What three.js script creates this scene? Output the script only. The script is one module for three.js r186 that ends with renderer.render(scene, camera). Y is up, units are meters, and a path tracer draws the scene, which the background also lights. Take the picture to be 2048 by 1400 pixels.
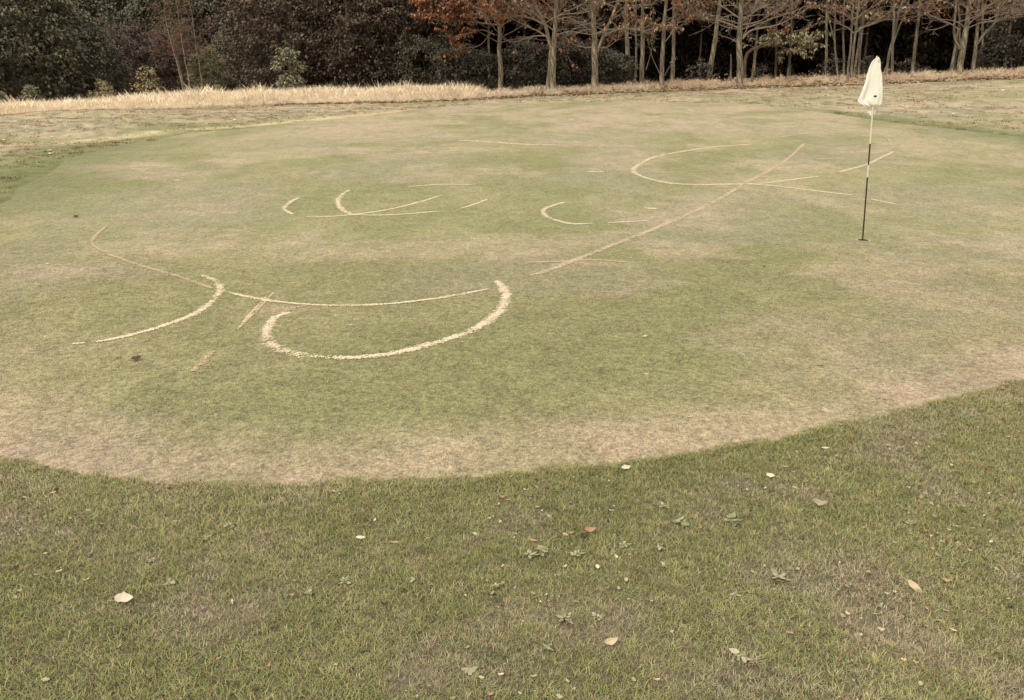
import * as THREE from 'three';
import { mergeGeometries } from 'three/addons/utils/BufferGeometryUtils.js';

// ---------------------------------------------------------------- camera, sky, sun, exposure
const EYE = 1.67, PITCH = 18 * Math.PI / 180, F = 1550, CX = 1024, CY = 700;
const scene = new THREE.Scene();
const camera = new THREE.PerspectiveCamera(2 * Math.atan(700 / F) * 180 / Math.PI, 1024 / 700, 0.05, 900);
camera.position.set(0, EYE, 0);
camera.rotation.set(-PITCH, 0, 0);

const renderer = new THREE.WebGLRenderer({ antialias: true });
renderer.setSize(1024, 700);
renderer.toneMapping = THREE.LinearToneMapping;
renderer.toneMappingExposure = 1.44;
renderer.shadowMap.enabled = true;

{ // overcast sky, a little brighter overhead, warm white
  const w = 64, h = 32, a = new Float32Array(w * h * 4);
  for (let j = 0; j < h; j++) for (let i = 0; i < w; i++) {
    const el = ((j + 0.5) / h - 0.5) * Math.PI, s = Math.max(0, Math.sin(el));
    const l = 0.95 * (1 + 1.5 * s) / 2.0, k = (j * w + i) * 4;
    a[k] = l; a[k + 1] = l * 0.955; a[k + 2] = l * 0.85; a[k + 3] = 1;
  }
  const sky = new THREE.DataTexture(a, w, h, THREE.RGBAFormat, THREE.FloatType);
  sky.mapping = THREE.EquirectangularReflectionMapping; sky.magFilter = THREE.LinearFilter; sky.needsUpdate = true;
  scene.background = sky; scene.environment = sky;
}
const sun = new THREE.DirectionalLight(0xfff0d8, 1.4);
sun.position.set(-26, 40, 14); sun.target.position.set(0, 0, -18); sun.shadow.radius = 26; sun.castShadow = true;
Object.assign(sun.shadow.camera, { left: -60, right: 60, top: 60, bottom: -60, near: 1, far: 160 });
sun.shadow.mapSize.set(2048, 2048);
scene.add(sun, sun.target);

// ---------------------------------------------------------------- small tools
const rng = seed => () => { seed |= 0; seed = seed + 0x6D2B79F5 | 0; let t = Math.imul(seed ^ seed >>> 15, 1 | seed); t = t + Math.imul(t ^ t >>> 7, 61 | t) ^ t; return ((t ^ t >>> 14) >>> 0) / 4294967296; };
const clamp = (x, a = 0, b = 1) => Math.min(b, Math.max(a, x));
const lerp = (a, b, t) => a + (b - a) * t;
const sm = (a, b, x) => { const t = clamp((x - a) / (b - a)); return t * t * (3 - 2 * t); };
const hash = (i, j) => { let h = Math.imul(i, 374761393) + Math.imul(j, 668265263) | 0; h = Math.imul(h ^ h >>> 13, 1274126177); return ((h ^ h >>> 16) >>> 0) / 4294967296; };
function noise(x, y) {
  const i = Math.floor(x), j = Math.floor(y), u = x - i, v = y - j, s = u * u * (3 - 2 * u), t = v * v * (3 - 2 * v);
  return lerp(lerp(hash(i, j), hash(i + 1, j), s), lerp(hash(i, j + 1), hash(i + 1, j + 1), s), t);
}
function fbm(x, y, n = 4) { let a = 0.5, s = 0, w = 0; for (let k = 0; k < n; k++) { s += a * noise(x, y); w += a; a *= 0.55; x = x * 2.03 + 17.1; y = y * 2.03 + 9.7; } return s / w; }
const mix3 = (a, b, t) => [lerp(a[0], b[0], t), lerp(a[1], b[1], t), lerp(a[2], b[2], t)];
const V = (x, y, z) => new THREE.Vector3(x, y, z);
const taken = {};
function numbered(n) { const k = taken[n] = (taken[n] ?? -1) + 1; return k ? `${n}_${String(k).padStart(3, '0')}` : n; }
function tag(o, label, category, group, kind) { o.userData.label = label; if (category) o.userData.category = category; if (group) o.userData.group = group; if (kind) o.userData.kind = kind; return o; }
function mesh(name, g, m, parent = scene) { const o = new THREE.Mesh(g, m); o.name = parent === scene ? numbered(name) : name; o.castShadow = o.receiveShadow = true; parent.add(o); return o; }
function thing(name, label, category, p, group) { const o = new THREE.Group(); o.name = numbered(name); if (p) o.position.copy(p); scene.add(o); return tag(o, label, category, group); }
function geo(pos, idx, uv, col) {
  const g = new THREE.BufferGeometry();
  g.setAttribute('position', new THREE.Float32BufferAttribute(pos, 3));
  if (uv) g.setAttribute('uv', new THREE.Float32BufferAttribute(uv, 2));
  if (col) g.setAttribute('color', new THREE.Float32BufferAttribute(col, 3));
  g.setIndex(idx); g.computeVertexNormals(); return g;
}

// ---------------------------------------------------------------- the lie of the land (d = -z, metres from the photographer)
function height(x, z) {
  const d = -z, t = clamp((d - 9.6) / 26.4, 0, 1.9);
  let y = 1.85 * Math.pow(t, 1.15) * (t > 1 ? 1 : 1) + 0.036 * x * Math.pow(Math.min(t, 1.3), 1.5);
  if (d > 36) { const u = d - 36; const flat = 1.85 + 0.036 * clamp(x, -24, 26) + 0.02 * Math.min(u, 20); y = lerp(y, flat, sm(36, 41, d)); }
  y += -0.55 * sm(-16, -34, x) * sm(12, 20, d) * (1 - sm(60, 90, d));
  y += 0.32 * Math.exp(-(((x + 15.5) / 4.5) ** 2) - (((d - 28.5) / 3.2) ** 2));            // mound left of the green
  y -= 0.22 * Math.exp(-(((x + 12.5) / 4.5) ** 2) - (((d - 22.8) / 1.8) ** 2));            // swale in front of it
  y += 0.27 * Math.max(0, d - 72) * sm(70, 85, d);                                         // wooded hill far behind
  const rough = sm(11.5, 16, d);
  y += rough * 0.05 * (fbm(x * 0.35 + 5, z * 0.35, 3) - 0.5) + rough * sm(32, 34, d) * 0.08 * (fbm(x * 1.3, z * 1.3, 2) - 0.5);
  return y;
}
const SIN = Math.sin(PITCH), COS = Math.cos(PITCH);
function ray(px, row) { const a = (px - CX) / F, b = (CY - row) / F; return V(a, b * COS - SIN, -COS - b * SIN).normalize(); }
function hit(px, row) {                       // where the line of sight meets the ground
  const r = ray(px, row); let t = 0.6, p = V(0, 0, 0), step = 0.05;
  while (t < 120) { p.set(r.x * t, EYE + r.y * t, r.z * t); if (p.y < height(p.x, p.z)) break; step = 0.02 + 0.004 * t; t += step; }
  let lo = t - step, hi = t;
  for (let k = 0; k < 20; k++) { const m = (lo + hi) / 2; p.set(r.x * m, EYE + r.y * m, r.z * m); if (p.y < height(p.x, p.z)) hi = m; else lo = m; }
  p.set(r.x * hi, 0, r.z * hi); p.y = height(p.x, p.z); return p;
}
const rowY = (row, d) => EYE + d * Math.tan(Math.atan((CY - row) / F) - PITCH);
const colX = (px, d, y) => (px - CX) / F * (d * COS + (EYE - y) * SIN);
const at = (px, row, d) => { const y = rowY(row, d); return V(colX(px, d, y), y, -d); };
function stand(px, d) { let y = 1; for (let k = 0; k < 4; k++) y = height(colX(px, d, y), -d); const x = colX(px, d, y); return V(x, height(x, -d), -d); }
const mPerPx = d => d * COS / F;

// outline of the putting green
const HOLE = hit(1726.3, 481);
const outline = (() => {
  const near = [[-70, 905], [0, 920], [120, 940], [300, 964], [560, 970], [900, 958], [1200, 933], [1450, 898], [1700, 848], [1900, 797], [2048, 763]].map(p => hit(...p));
  const rightSide = [V(5.6, 0, -5.7), V(8.6, 0, -8.6), V(11.3, 0, -12.4), V(12.9, 0, -16.5)];
  const far = [[2048, 277], [1900, 258], [1750, 240], [1620, 222], [1480, 208], [1200, 204], [950, 210], [700, 234], [500, 256], [366, 268], [190, 303], [146, 315], [98, 346], [37, 376], [0, 407]].map(p => hit(...p));
  const leftSide = [V(-8.6, 0, -9.6), V(-6.9, 0, -7.0), V(-4.6, 0, -4.7)];
  const c = new THREE.CatmullRomCurve3([...near, ...rightSide, ...far, ...leftSide].map(p => V(p.x, 0, p.z)), true, 'centripetal');
  return c.getPoints(2400);
})();
const NR = 1440, R = new Float32Array(NR);
for (const p of outline) { const a = Math.atan2(p.z - HOLE.z, p.x - HOLE.x), r = Math.hypot(p.x - HOLE.x, p.z - HOLE.z); const k = ((Math.round(a / (2 * Math.PI) * NR) % NR) + NR) % NR; R[k] = Math.max(R[k], r); }
for (let pass = 0; pass < 2; pass++) { // fill gaps
  const f = []; for (let k = 0; k < NR; k++) if (R[k]) f.push(k);
  for (let i = 0; i < f.length; i++) { const a = f[i], b = f[(i + 1) % f.length], n = (b - a + NR) % NR; for (let j = 1; j < n; j++) R[(a + j) % NR] = lerp(R[a], R[b], j / n); }
}
const inset = (x, z) => { // metres inside the green's edge along the ray from the hole
  let a = Math.atan2(z - HOLE.z, x - HOLE.x) / (2 * Math.PI) * NR; if (a < 0) a += NR;
  const i = Math.floor(a) % NR; return lerp(R[i], R[(i + 1) % NR], a - Math.floor(a)) - Math.hypot(x - HOLE.x, z - HOLE.z);
};

// ---------------------------------------------------------------- textures
function turfTile(size, strokes, seed, len, grainAmp) {
  const r = rng(seed), L = new Float32Array(size * size).fill(0.42), T = new Float32Array(size * size);
  for (let s = 0; s < strokes; s++) {
    let x = r() * size, y = r() * size; const a = r() * 6.283, n = len * (0.5 + r()), l = 0.2 + 0.62 * r(), t = r() ** 2, cx = Math.cos(a), cy = Math.sin(a), bend = (r() - 0.5) * 0.08; let dx = cx, dy = cy;
    for (let k = 0; k < n; k++) {
      const i = ((y | 0) + size) % size * size + ((x | 0) + size) % size, m = 0.75; L[i] = lerp(L[i], l, m); T[i] = lerp(T[i], t, m);
      const j = ((y | 0) + size) % size * size + ((x | 0) + 1 + size) % size; L[j] = lerp(L[j], l, m * 0.6);
      dx -= dy * bend; dy += dx * bend; x += dx; y += dy;
    }
  }
  const col = new Uint8Array(size * size * 4), bump = new Uint8Array(size * size * 4), P = 12;
  const pn = (x, y, f, o) => { const wrapN = (i, j) => hash(((i % f) + f) % f + o, ((j % f) + f) % f + o * 3); const X = x / size * f, Y = y / size * f, i = Math.floor(X), j = Math.floor(Y), u = X - i, v = Y - j, s = u * u * (3 - 2 * u), t = v * v * (3 - 2 * v); return lerp(lerp(wrapN(i, j), wrapN(i + 1, j), s), lerp(wrapN(i, j + 1), wrapN(i + 1, j + 1), s), t); };
  let mean = 0;
  const lum = new Float32Array(size * size);
  for (let y = 0; y < size; y++) for (let x = 0; x < size; x++) {
    const i = y * size + x, g = (pn(x, y, 18, 1) - 0.5) * 0.16 + (pn(x, y, 44, 2) - 0.5) * 0.4 + (pn(x, y, 101, 4) - 0.5) * 0.9 + (pn(x, y, 230, 3) - 0.5) * 0.8;
    lum[i] = Math.max(0.05, L[i] * (1 + grainAmp * g)); mean += lum[i];
  }
  mean /= size * size;
  const enc = v => { v = clamp(v); return Math.round(255 * (v <= 0.0031308 ? v * 12.92 : 1.055 * Math.pow(v, 1 / 2.4) - 0.055)); };
  for (let i = 0; i < size * size; i++) {
    const l = lum[i] / mean * 0.5, t = T[i] - 0.3;
    col[i * 4] = enc(l * (1 + 0.22 * t)); col[i * 4 + 1] = enc(l); col[i * 4 + 2] = enc(l * (1 - 0.1 * t)); col[i * 4 + 3] = 255;
    const b = clamp(L[i]) * 255; bump[i * 4] = bump[i * 4 + 1] = bump[i * 4 + 2] = b; bump[i * 4 + 3] = 255;
  }
  return [dataTex(col, size, size, true), dataTex(bump, size, size, false)];
}
function dataTex(a, w, h, srgb) {
  const t = new THREE.DataTexture(a, w, h); t.wrapS = t.wrapT = THREE.RepeatWrapping; t.magFilter = THREE.LinearFilter; t.minFilter = THREE.LinearMipmapLinearFilter; t.generateMipmaps = true;
  if (srgb) t.colorSpace = THREE.SRGBColorSpace; t.needsUpdate = true; return t;
}
const [turfMap, turfBump] = turfTile(2048, 420000, 7, 13, 0.6);
const turf = new THREE.MeshStandardMaterial({ map: turfMap, bumpMap: turfBump, bumpScale: 0.006, vertexColors: true, roughness: 1 });
function barkTex(seed, base, light, dark) {
  const w = 256, h = 512, c = new Uint8Array(w * h * 4), b = new Uint8Array(w * h * 4);
  for (let y = 0; y < h; y++) for (let x = 0; x < w; x++) {
    const ang = x / w * 6.28318, X = Math.cos(ang) * 2.2, Z = Math.sin(ang) * 2.2;
    const ridge = Math.abs(fbm(X * 3.1 + seed, Z * 3.1 + y * 0.012, 3) - 0.5) * 2, patch = fbm(X * 1.2 + y * 0.02, Z * 1.2 + seed + y * 0.017, 4), fine = hash(x + seed, y);
    const k = (y * w + x) * 4; let col = mix3(dark, base, sm(0.03, 0.25, ridge)); col = mix3(col, light, sm(0.52, 0.66, patch) * 0.75); const f = 0.85 + 0.3 * fine;
    for (let i = 0; i < 3; i++) c[k + i] = clamp(col[i] * f) * 255; c[k + 3] = 255; b[k] = b[k + 1] = b[k + 2] = clamp(ridge * 1.4) * 255; b[k + 3] = 255;
  }
  return new THREE.MeshStandardMaterial({ map: dataTex(c, w, h, true), bumpMap: dataTex(b, w, h, false), bumpScale: 0.02, roughness: 0.95 });
}
const barkGrey = barkTex(3, [0.56, 0.52, 0.45], [0.72, 0.69, 0.61], [0.27, 0.23, 0.2]);
const barkBrown = barkTex(11, [0.45, 0.36, 0.29], [0.56, 0.48, 0.4], [0.25, 0.19, 0.16]);
const barkBirch = barkTex(23, [0.75, 0.71, 0.62], [0.86, 0.83, 0.75], [0.33, 0.27, 0.23]);
const twigMat = new THREE.MeshStandardMaterial({ color: new THREE.Color().setRGB(0.24, 0.195, 0.155), roughness: 0.95 });
const twigBrown = new THREE.MeshStandardMaterial({ color: new THREE.Color().setRGB(0.17, 0.115, 0.085), roughness: 0.95 });
const leafMat = new THREE.MeshStandardMaterial({ vertexColors: true, roughness: 0.62, side: THREE.DoubleSide });
const dryMat = new THREE.MeshStandardMaterial({ vertexColors: true, roughness: 0.95, side: THREE.DoubleSide });
const tintMat = new THREE.MeshStandardMaterial({ color: 0xffffff, roughness: 0.85, side: THREE.DoubleSide });

// ---------------------------------------------------------------- ground colours (what the turf is made of: live, bleached and dead grass)
const GREEN = [0.222, 0.215, 0.1], OLIVE = [0.29, 0.262, 0.138], GREY = [0.265, 0.24, 0.15], TAN = [0.40, 0.318, 0.215], PINK = [0.42, 0.318, 0.24], DARK = [0.115, 0.125, 0.05];
function puttingColor(x, z) {
  const d = -z, ins = inset(x, z);
  const big = fbm(x * 0.32 + 3, z * 0.22 + 8, 4), mid = fbm(x * 1.1 + 31, z * 0.8 + 2, 4), fine = fbm(x * 5 + 1, z * 5 + 7, 3), dry = fbm(x * 0.5 + 61, z * 0.55 + 40, 4);
  let c = mix3(GREEN, OLIVE, sm(0.3, 0.65, mid * 0.55 + big * 0.45));
  c = mix3(c, GREY, 0.75 * sm(0.5, 0.64, fbm(x * 0.4 + 90, z * 0.4 + 12, 3)));
  let t = 0.62 * sm(0.5, 0.7, dry * 0.7 + mid * 0.3);
  t = Math.max(t, sm(17, 24, d) * sm(0.30, 0.6, mid * 0.6 + dry * 0.4) * 0.85);                       // drier back half
  const near = sm(9.5, 7.5, d) * sm(-9, -6, x);
  const band = sm(1.05, 0.2, ins / (1.12 + 0.8 * (fbm(x * 0.9, z * 0.9 + 55, 3) - 0.5))) * near;       // worn collar along the near edge
  t = Math.max(t, band * (0.74 + 0.36 * sm(0.35, 0.62, mid)) * lerp(0.85, 1, fine));
  for (const [bx, bz, rx, rz, s] of blots) { const q = ((x - bx) / rx) ** 2 + ((z - bz) / rz) ** 2; if (q < 2.5) t = Math.max(t, s * Math.exp(-q * 1.5) * sm(0.25, 0.6, mid * 0.6 + fine * 0.4) * 1.5); }
  c = mix3(c, mix3(TAN, PINK, sm(0.4, 0.6, fbm(x * 0.7 + 4, z * 0.7, 2))), clamp(t) * (0.75 + 0.3 * (fine - 0.2)));
  const rim = sm(lerp(1.5, 3.0, sm(-4, -8, x)), 0, ins + 1.3 * (fbm(x * 1.3 + 70, z * 1.3, 3) - 0.5)) * sm(8, 10.5, d) * sm(26, 20, d); c = mix3(c, [0.17, 0.175, 0.078], rim * (0.7 + 0.3 * fine));      // longer growth at the collar
  const v = 0.84 + 0.3 * fine; return [c[0] * v, c[1] * v, c[2] * v];
}
const blots = [[205, 335, 1.6, 1.0, 0.95], [440, 465, 0.5, 0.35, 0.9], [1150, 525, 0.6, 0.2, 0.8], [860, 300, 2.2, 1.2, 0.6], [1230, 235, 4, 1.8, 0.8], [1560, 330, 1.3, 0.9, 0.7], [900, 232, 3, 1.2, 0.8], [1850, 300, 1.6, 1.1, 0.6], [620, 350, 0.9, 0.5, 0.6], [1240, 590, 0.35, 0.25, 0.6], [560, 620, 0.25, 0.15, 0.8], [130, 540, 0.7, 0.5, 0.5]].map(([px, row, rx, rz, s]) => { const p = hit(px, row); return [p.x, p.z, rx, rz, s]; });
const edgeD = x => 34.2 + 0.9 * (noise(x * 0.23, 4) - 0.5) + 1.3 * sm(-4, 6, x) - 1.2 * sm(-8, -22, x);     // where mown grass ends
const browPts = [[-80, 297], [0, 291], [150, 283], [250, 274], [330, 262], [430, 257], [520, 250], [640, 238]].map(p => hit(...p)).sort((a, b) => b.z - a.z);
function browX(d) { let i = 0; while (i < browPts.length - 2 && -browPts[i + 1].z < d) i++; const a = browPts[i], b = browPts[i + 1]; return lerp(a.x, b.x, (d + a.z) / (a.z - b.z)); }
console.log('brow', browPts.map(p => p.x.toFixed(1) + ',' + (-p.z).toFixed(1)).join(' '));
function surroundColor(x, z) {
  const d = -z, ins = -inset(x, z), mid = fbm(x * 0.9 + 11, z * 1.3 + 3, 4), big = fbm(x * 0.22 + 7, z * 0.3, 3), fine = fbm(x * 4, z * 5 + 3, 3);
  if (d < 10) { let c = mix3([0.07, 0.068, 0.032], [0.13, 0.12, 0.06], mid); return mix3(c, [0.18, 0.14, 0.098], sm(0.45, 0.65, big * 0.5 + fine * 0.5)); }
  const e = edgeD(x);
  let c = mix3(GREY, TAN, sm(0.36, 0.62, mid * 0.55 + fine * 0.45));
  c = mix3(c, OLIVE, 0.6 * sm(0.5, 0.66, big));
  const collar = sm(3.2, 0.8, ins / (0.45 + 0.55 * sm(-4, -13, x) + 0.12)) * sm(30, 24, d);
  c = mix3(c, mix3([0.13, 0.145, 0.052], [0.18, 0.185, 0.075], mid), collar * 0.95);
  const swale = Math.exp(-(((x + 13) / 5) ** 2) - (((d - 22.6) / 1.0) ** 2)); c = mix3(c, GREEN, clamp(swale * 1.2) * 0.8);
  const brow = Math.exp(-(((x - browX(d)) / 0.7) ** 2)) * sm(17, 19, d) * sm(31, 28, d); c = mix3(c, [0.52, 0.43, 0.27], brow * 0.95);
  if (d > e - 1.6 && (d - e) / 1.6 + 0.35 + 1.3 * (fbm(x * 2.1 + 40, z * 2.6, 3) - 0.5) > 0.5) c = [0.25, 0.15, 0.095];       // drifts of fallen leaves
  const v = 0.68 + 0.62 * fine; return [c[0] * v, c[1] * v, c[2] * v];
}

// ---------------------------------------------------------------- ground sheet
{
  const axis = (...runs) => { const a = []; for (const [p, q, s] of runs) { const n = Math.round(Math.abs(q - p) / s); for (let k = 0; k < n; k++) a.push(lerp(p, q, k / n)); } a.push(runs[runs.length - 1][1]); return a; };
  const xs = axis([-240, -30, 8], [-30, -16, 0.5], [-16, -5, 0.25], [-5, 5, 0.12], [5, 16, 0.25], [16, 30, 0.5], [30, 240, 8]), zs = axis([14, -0.8, 1], [-0.8, -7, 0.11], [-7, -42, 0.24], [-42, -60, 0.8], [-60, -340, 5]);
  const pos = [], uv = [], col = [], idx = [], nx = xs.length;
  for (const z of zs) for (const x of xs) {
    const drop = z < -2 && z > -34 ? 0.35 * sm(0.02, 0.7, inset(x, z)) : 0;
    pos.push(x, height(x, z) - drop, z); uv.push(x / 1.9, z / 1.9); const c = surroundColor(x, z); col.push(c[0] * 2, c[1] * 2, c[2] * 2);
  }
  for (let j = 0; j < zs.length - 1; j++) for (let i = 0; i < nx - 1; i++) { const a = j * nx + i; idx.push(a, a + 1, a + nx, a + 1, a + nx + 1, a + nx); }
  tag(mesh('ground', geo(pos, idx, uv, col), turf), 'mown rough grass sloping up round the green to the trees', null, null, 'structure');
}
{ // the green itself: a sheet of rings about the hole, open where the cup sits
  const NA = 1100, NRr = 300, pos = [], uv = [], col = [], idx = [], r0 = 0.067;
  for (let k = 0; k <= NRr; k++) for (let i = 0; i < NA; i++) {
    const a = i / NA * 2 * Math.PI, t = Math.pow(k / NRr, 1.15), q = i / NA * NR, iq = Math.floor(q) % NR, rr = lerp(R[iq], R[(iq + 1) % NR], q - Math.floor(q)), r = lerp(r0, rr, t);
    const x = HOLE.x + Math.cos(a) * r, z = HOLE.z + Math.sin(a) * r, rag = k === NRr ? -0.006 : 0.005;
    pos.push(x, height(x, z) + rag, z); uv.push(x / 2.1, z / 2.1); const c = puttingColor(x, z); col.push(c[0] * 2, c[1] * 2, c[2] * 2);
  }
  for (let k = 0; k < NRr; k++) for (let i = 0; i < NA; i++) { const j = (i + 1) % NA, a = k * NA + i, b = k * NA + j, c = a + NA, e = b + NA; idx.push(a, b, c, b, e, c); }
  tag(mesh('putting_green', geo(pos, idx, uv, col), turf), 'closely mown putting green with dry bleached patches', null, null, 'structure');
}
console.log('ground done');

// ---------------------------------------------------------------- instanced grass
const M4 = new THREE.Matrix4(), Q = new THREE.Quaternion(), EU = new THREE.Euler(), S3 = V(1, 1, 1), C = new THREE.Color();
function bladeTuft(seed, n, spread, hMin, hMax, w, lean) {
  const r = rng(seed), pos = [], idx = [], col = [];
  for (let k = 0; k < n; k++) {
    const a = r() * 6.283, q = Math.sqrt(r()) * spread, bx = Math.cos(a) * q, bz = Math.sin(a) * q, b = r() * 6.283, h = lerp(hMin, hMax, r()), l = h * lean * (0.3 + r()), ww = w * (0.7 + 0.6 * r()) / 2, dx = Math.cos(b), dz = Math.sin(b), i = pos.length / 3, t = 0.6 + 0.8 * r();
    pos.push(bx - dz * ww, -0.004, bz + dx * ww, bx + dz * ww, -0.004, bz - dx * ww, bx + dx * l * 0.4 - dz * ww * 0.8, h * 0.62, bz + dz * l * 0.4 + dx * ww * 0.8, bx + dx * l * 0.4 + dz * ww * 0.8, h * 0.62, bz + dz * l * 0.4 - dx * ww * 0.8, bx + dx * l, h, bz + dz * l);
    idx.push(i, i + 1, i + 2, i + 1, i + 3, i + 2, i + 2, i + 3, i + 4); const s = r() < 0.18 ? 1 : 0, c = [t * (1 + 0.55 * s), t * (1 + 0.2 * s), t * (1 + 0.4 * s)];
    for (let v = 0; v < 5; v++) col.push(...c);
  }
  return geo(pos, idx, null, col);
}
function scatter(name, g, m, list, label) {
  const o = new THREE.InstancedMesh(g, m, list.length); o.name = numbered(name); o.castShadow = o.receiveShadow = true;
  list.forEach(([x, y, z, turn, s, sy, c], i) => { EU.set(0, turn, 0); Q.setFromEuler(EU); M4.compose(V(x, y, z), Q, V(s, s * sy, s)); o.setMatrixAt(i, M4); o.setColorAt(i, C.setRGB(...c)); });
  tag(o, label, null, null, 'stuff'); scene.add(o); return o;
}
{ // longer turf in front of and around the green
  const r = rng(41), lists = [[], [], []], cell = 0.0142;
  for (let z = -1.15; z > -6.2; z -= cell) for (let x = -4.4; x < 4.6; x += cell) {
    const X = x + (r() - 0.5) * cell * 1.6, Z = z + (r() - 0.5) * cell * 1.6, ins = inset(X, Z), k = Math.abs(X) / -Z;
    if (ins > 0.02 + 0.16 * (fbm(X * 5, Z * 5, 3) - 0.42) || k > 1.05) continue;
    const big = fbm(X * 0.9 + 4, Z * 0.9 + 1, 3), mid = fbm(X * 3.2 + 9, Z * 3.2, 3), fine = fbm(X * 11, Z * 11 + 5, 2), edge = sm(0.55, 0.0, -ins);
    let thin = sm(0.52, 0.68, mid * 0.6 + fine * 0.4) * (1 - edge * 0.7);
    if (r() < thin * 0.22) continue;
    let c = mix3([0.185, 0.215, 0.07], [0.35, 0.35, 0.165], clamp(big * 0.7 + fine * 0.6 - 0.2));
    c = mix3(c, [0.39, 0.34, 0.25], clamp(0.55 * sm(0.46, 0.66, mid * 0.55 + big * 0.45) + (r() < 0.12 ? 0.5 : 0)) * (1 - 0.6 * edge));
    c = mix3(c, [0.2, 0.11, 0.085], r() < 0.05 ? 0.7 : 0);
    const s = (0.75 + 0.5 * r()) * (1 + 0.2 * edge) * (1 - 0.2 * thin), v = 0.6 + 0.75 * r();
    lists[(r() * 3) | 0].push([X, height(X, Z), Z, r() * 6.283, s, 0.8 + 0.5 * r(), c.map(q => q * v)]);
  }
  lists.forEach((l, i) => scatter('fringe_grass', bladeTuft(100 + i, 12, 0.015, 0.005, 0.0145, 0.0018, 1.8), dryMat, l, 'longer mown grass bank in front of the putting green'));
  console.log('fringe', lists.map(l => l.length).join());
}
{ // shorter turf on the nearest part of the green
  const r = rng(43), lists = [[], []], cell = 0.03;
  for (let z = -2.9; z > -10.5; z -= cell * (1 + 0.06 * (-z - 3))) for (let x = -7.5; x < 7.8; x += cell * (1 + 0.06 * (-z - 3))) {
    const X = x + (r() - 0.5) * cell * 1.8, Z = z + (r() - 0.5) * cell * 1.8, k = Math.abs(X) / -Z;
    if (k > 0.82 || inset(X, Z) < 0 || r() < 0.25 + 0.75 * sm(6.5, 10.4, -Z) || Math.hypot(X - HOLE.x, Z - HOLE.z) < 0.12) continue;
    let c = puttingColor(X, Z); const v = 0.75 + 0.6 * r(), st = r() < 0.25 ? 0.5 : 0; c = mix3(c, TAN, st);
    lists[r() < 0.5 ? 0 : 1].push([X, height(X, Z) + 0.005, Z, r() * 6.283, (0.8 + 0.5 * r()) * (1 + 0.05 * (-Z - 3)), 1, c.map(q => q * v)]);
  }
  lists.forEach((l, i) => scatter('green_turf', bladeTuft(120 + i, 9, 0.026, 0.003, 0.0085, 0.0026, 1.6), dryMat, l, 'short bleached turf of the putting green'));
  console.log('short', lists.map(l => l.length).join());
}
{ // uneven tufts of the mown rough beyond the green
  const r = rng(47), lists = [[], []];
  for (let k = 0; k < 26000; k++) {
    const x = -26 + 54 * r(), d = 11 + 24 * r(), z = -d, ins = inset(x, z); if (ins > -0.05 || d > edgeD(x) + 0.5 || Math.abs(x) > 2 + d * 0.78) continue;
    const m = fbm(x * 0.6 + 8, z * 1.1, 3); if (r() > sm(0.3, 0.6, m)) continue;
    let c = surroundColor(x, z); c = r() < 0.35 ? mix3(c, TAN, 0.7) : r() < 0.3 ? mix3(c, DARK, 0.7) : c; const v = 0.8 + 0.5 * r();
    lists[r() < 0.5 ? 0 : 1].push([x, height(x, z), z, r() * 6.283, 0.7 + 0.8 * r(), 1, c.map(q => q * v)]);
  }
  lists.forEach((l, i) => scatter('rough_turf', bladeTuft(140 + i, 26, 0.09, 0.012, 0.045, 0.006, 1.4), dryMat, l, 'uneven tufts of mown rough beyond the green'));
}
function grassClump(seed, n, h, spread, heads) { // tall dry grass
  const r = rng(seed), pos = [], idx = [], col = [];
  for (let k = 0; k < n; k++) {
    const a = r() * 6.283, q = Math.sqrt(r()) * spread; let x = Math.cos(a) * q, y = -0.03, z = Math.sin(a) * q; const b = r() * 6.283, L = h * (0.45 + 0.6 * r()), w = 0.0038 * (0.7 + 0.8 * r()); let lean = 0.1 + 0.25 * r();
    const t = 0.75 + 0.5 * r(), hd = r() < heads, dx = Math.cos(b), dz = Math.sin(b), p = r() * 6.283, sx = Math.cos(p), sz = Math.sin(p);
    for (let s = 0; s <= 4; s++) {
      const i = pos.length / 3, ww = (hd && s === 3 ? w * 2.6 : w * (1 - s * 0.2)); pos.push(x - sx * ww, y, z - sz * ww, x + sx * ww, y, z + sz * ww);
      const cc = hd && s > 2 ? 1.15 : 1; col.push(t * cc, t * cc, t * cc, t * cc, t * cc, t * cc);
      if (s < 4) idx.push(i, i + 1, i + 2, i + 1, i + 3, i + 2);
      lean += 0.16 * (0.4 + r()); x += dx * Math.sin(lean) * L / 4; z += dz * Math.sin(lean) * L / 4; y += Math.cos(lean) * L / 4;
    }
  }
  return geo(pos, idx, null, col);
}
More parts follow.
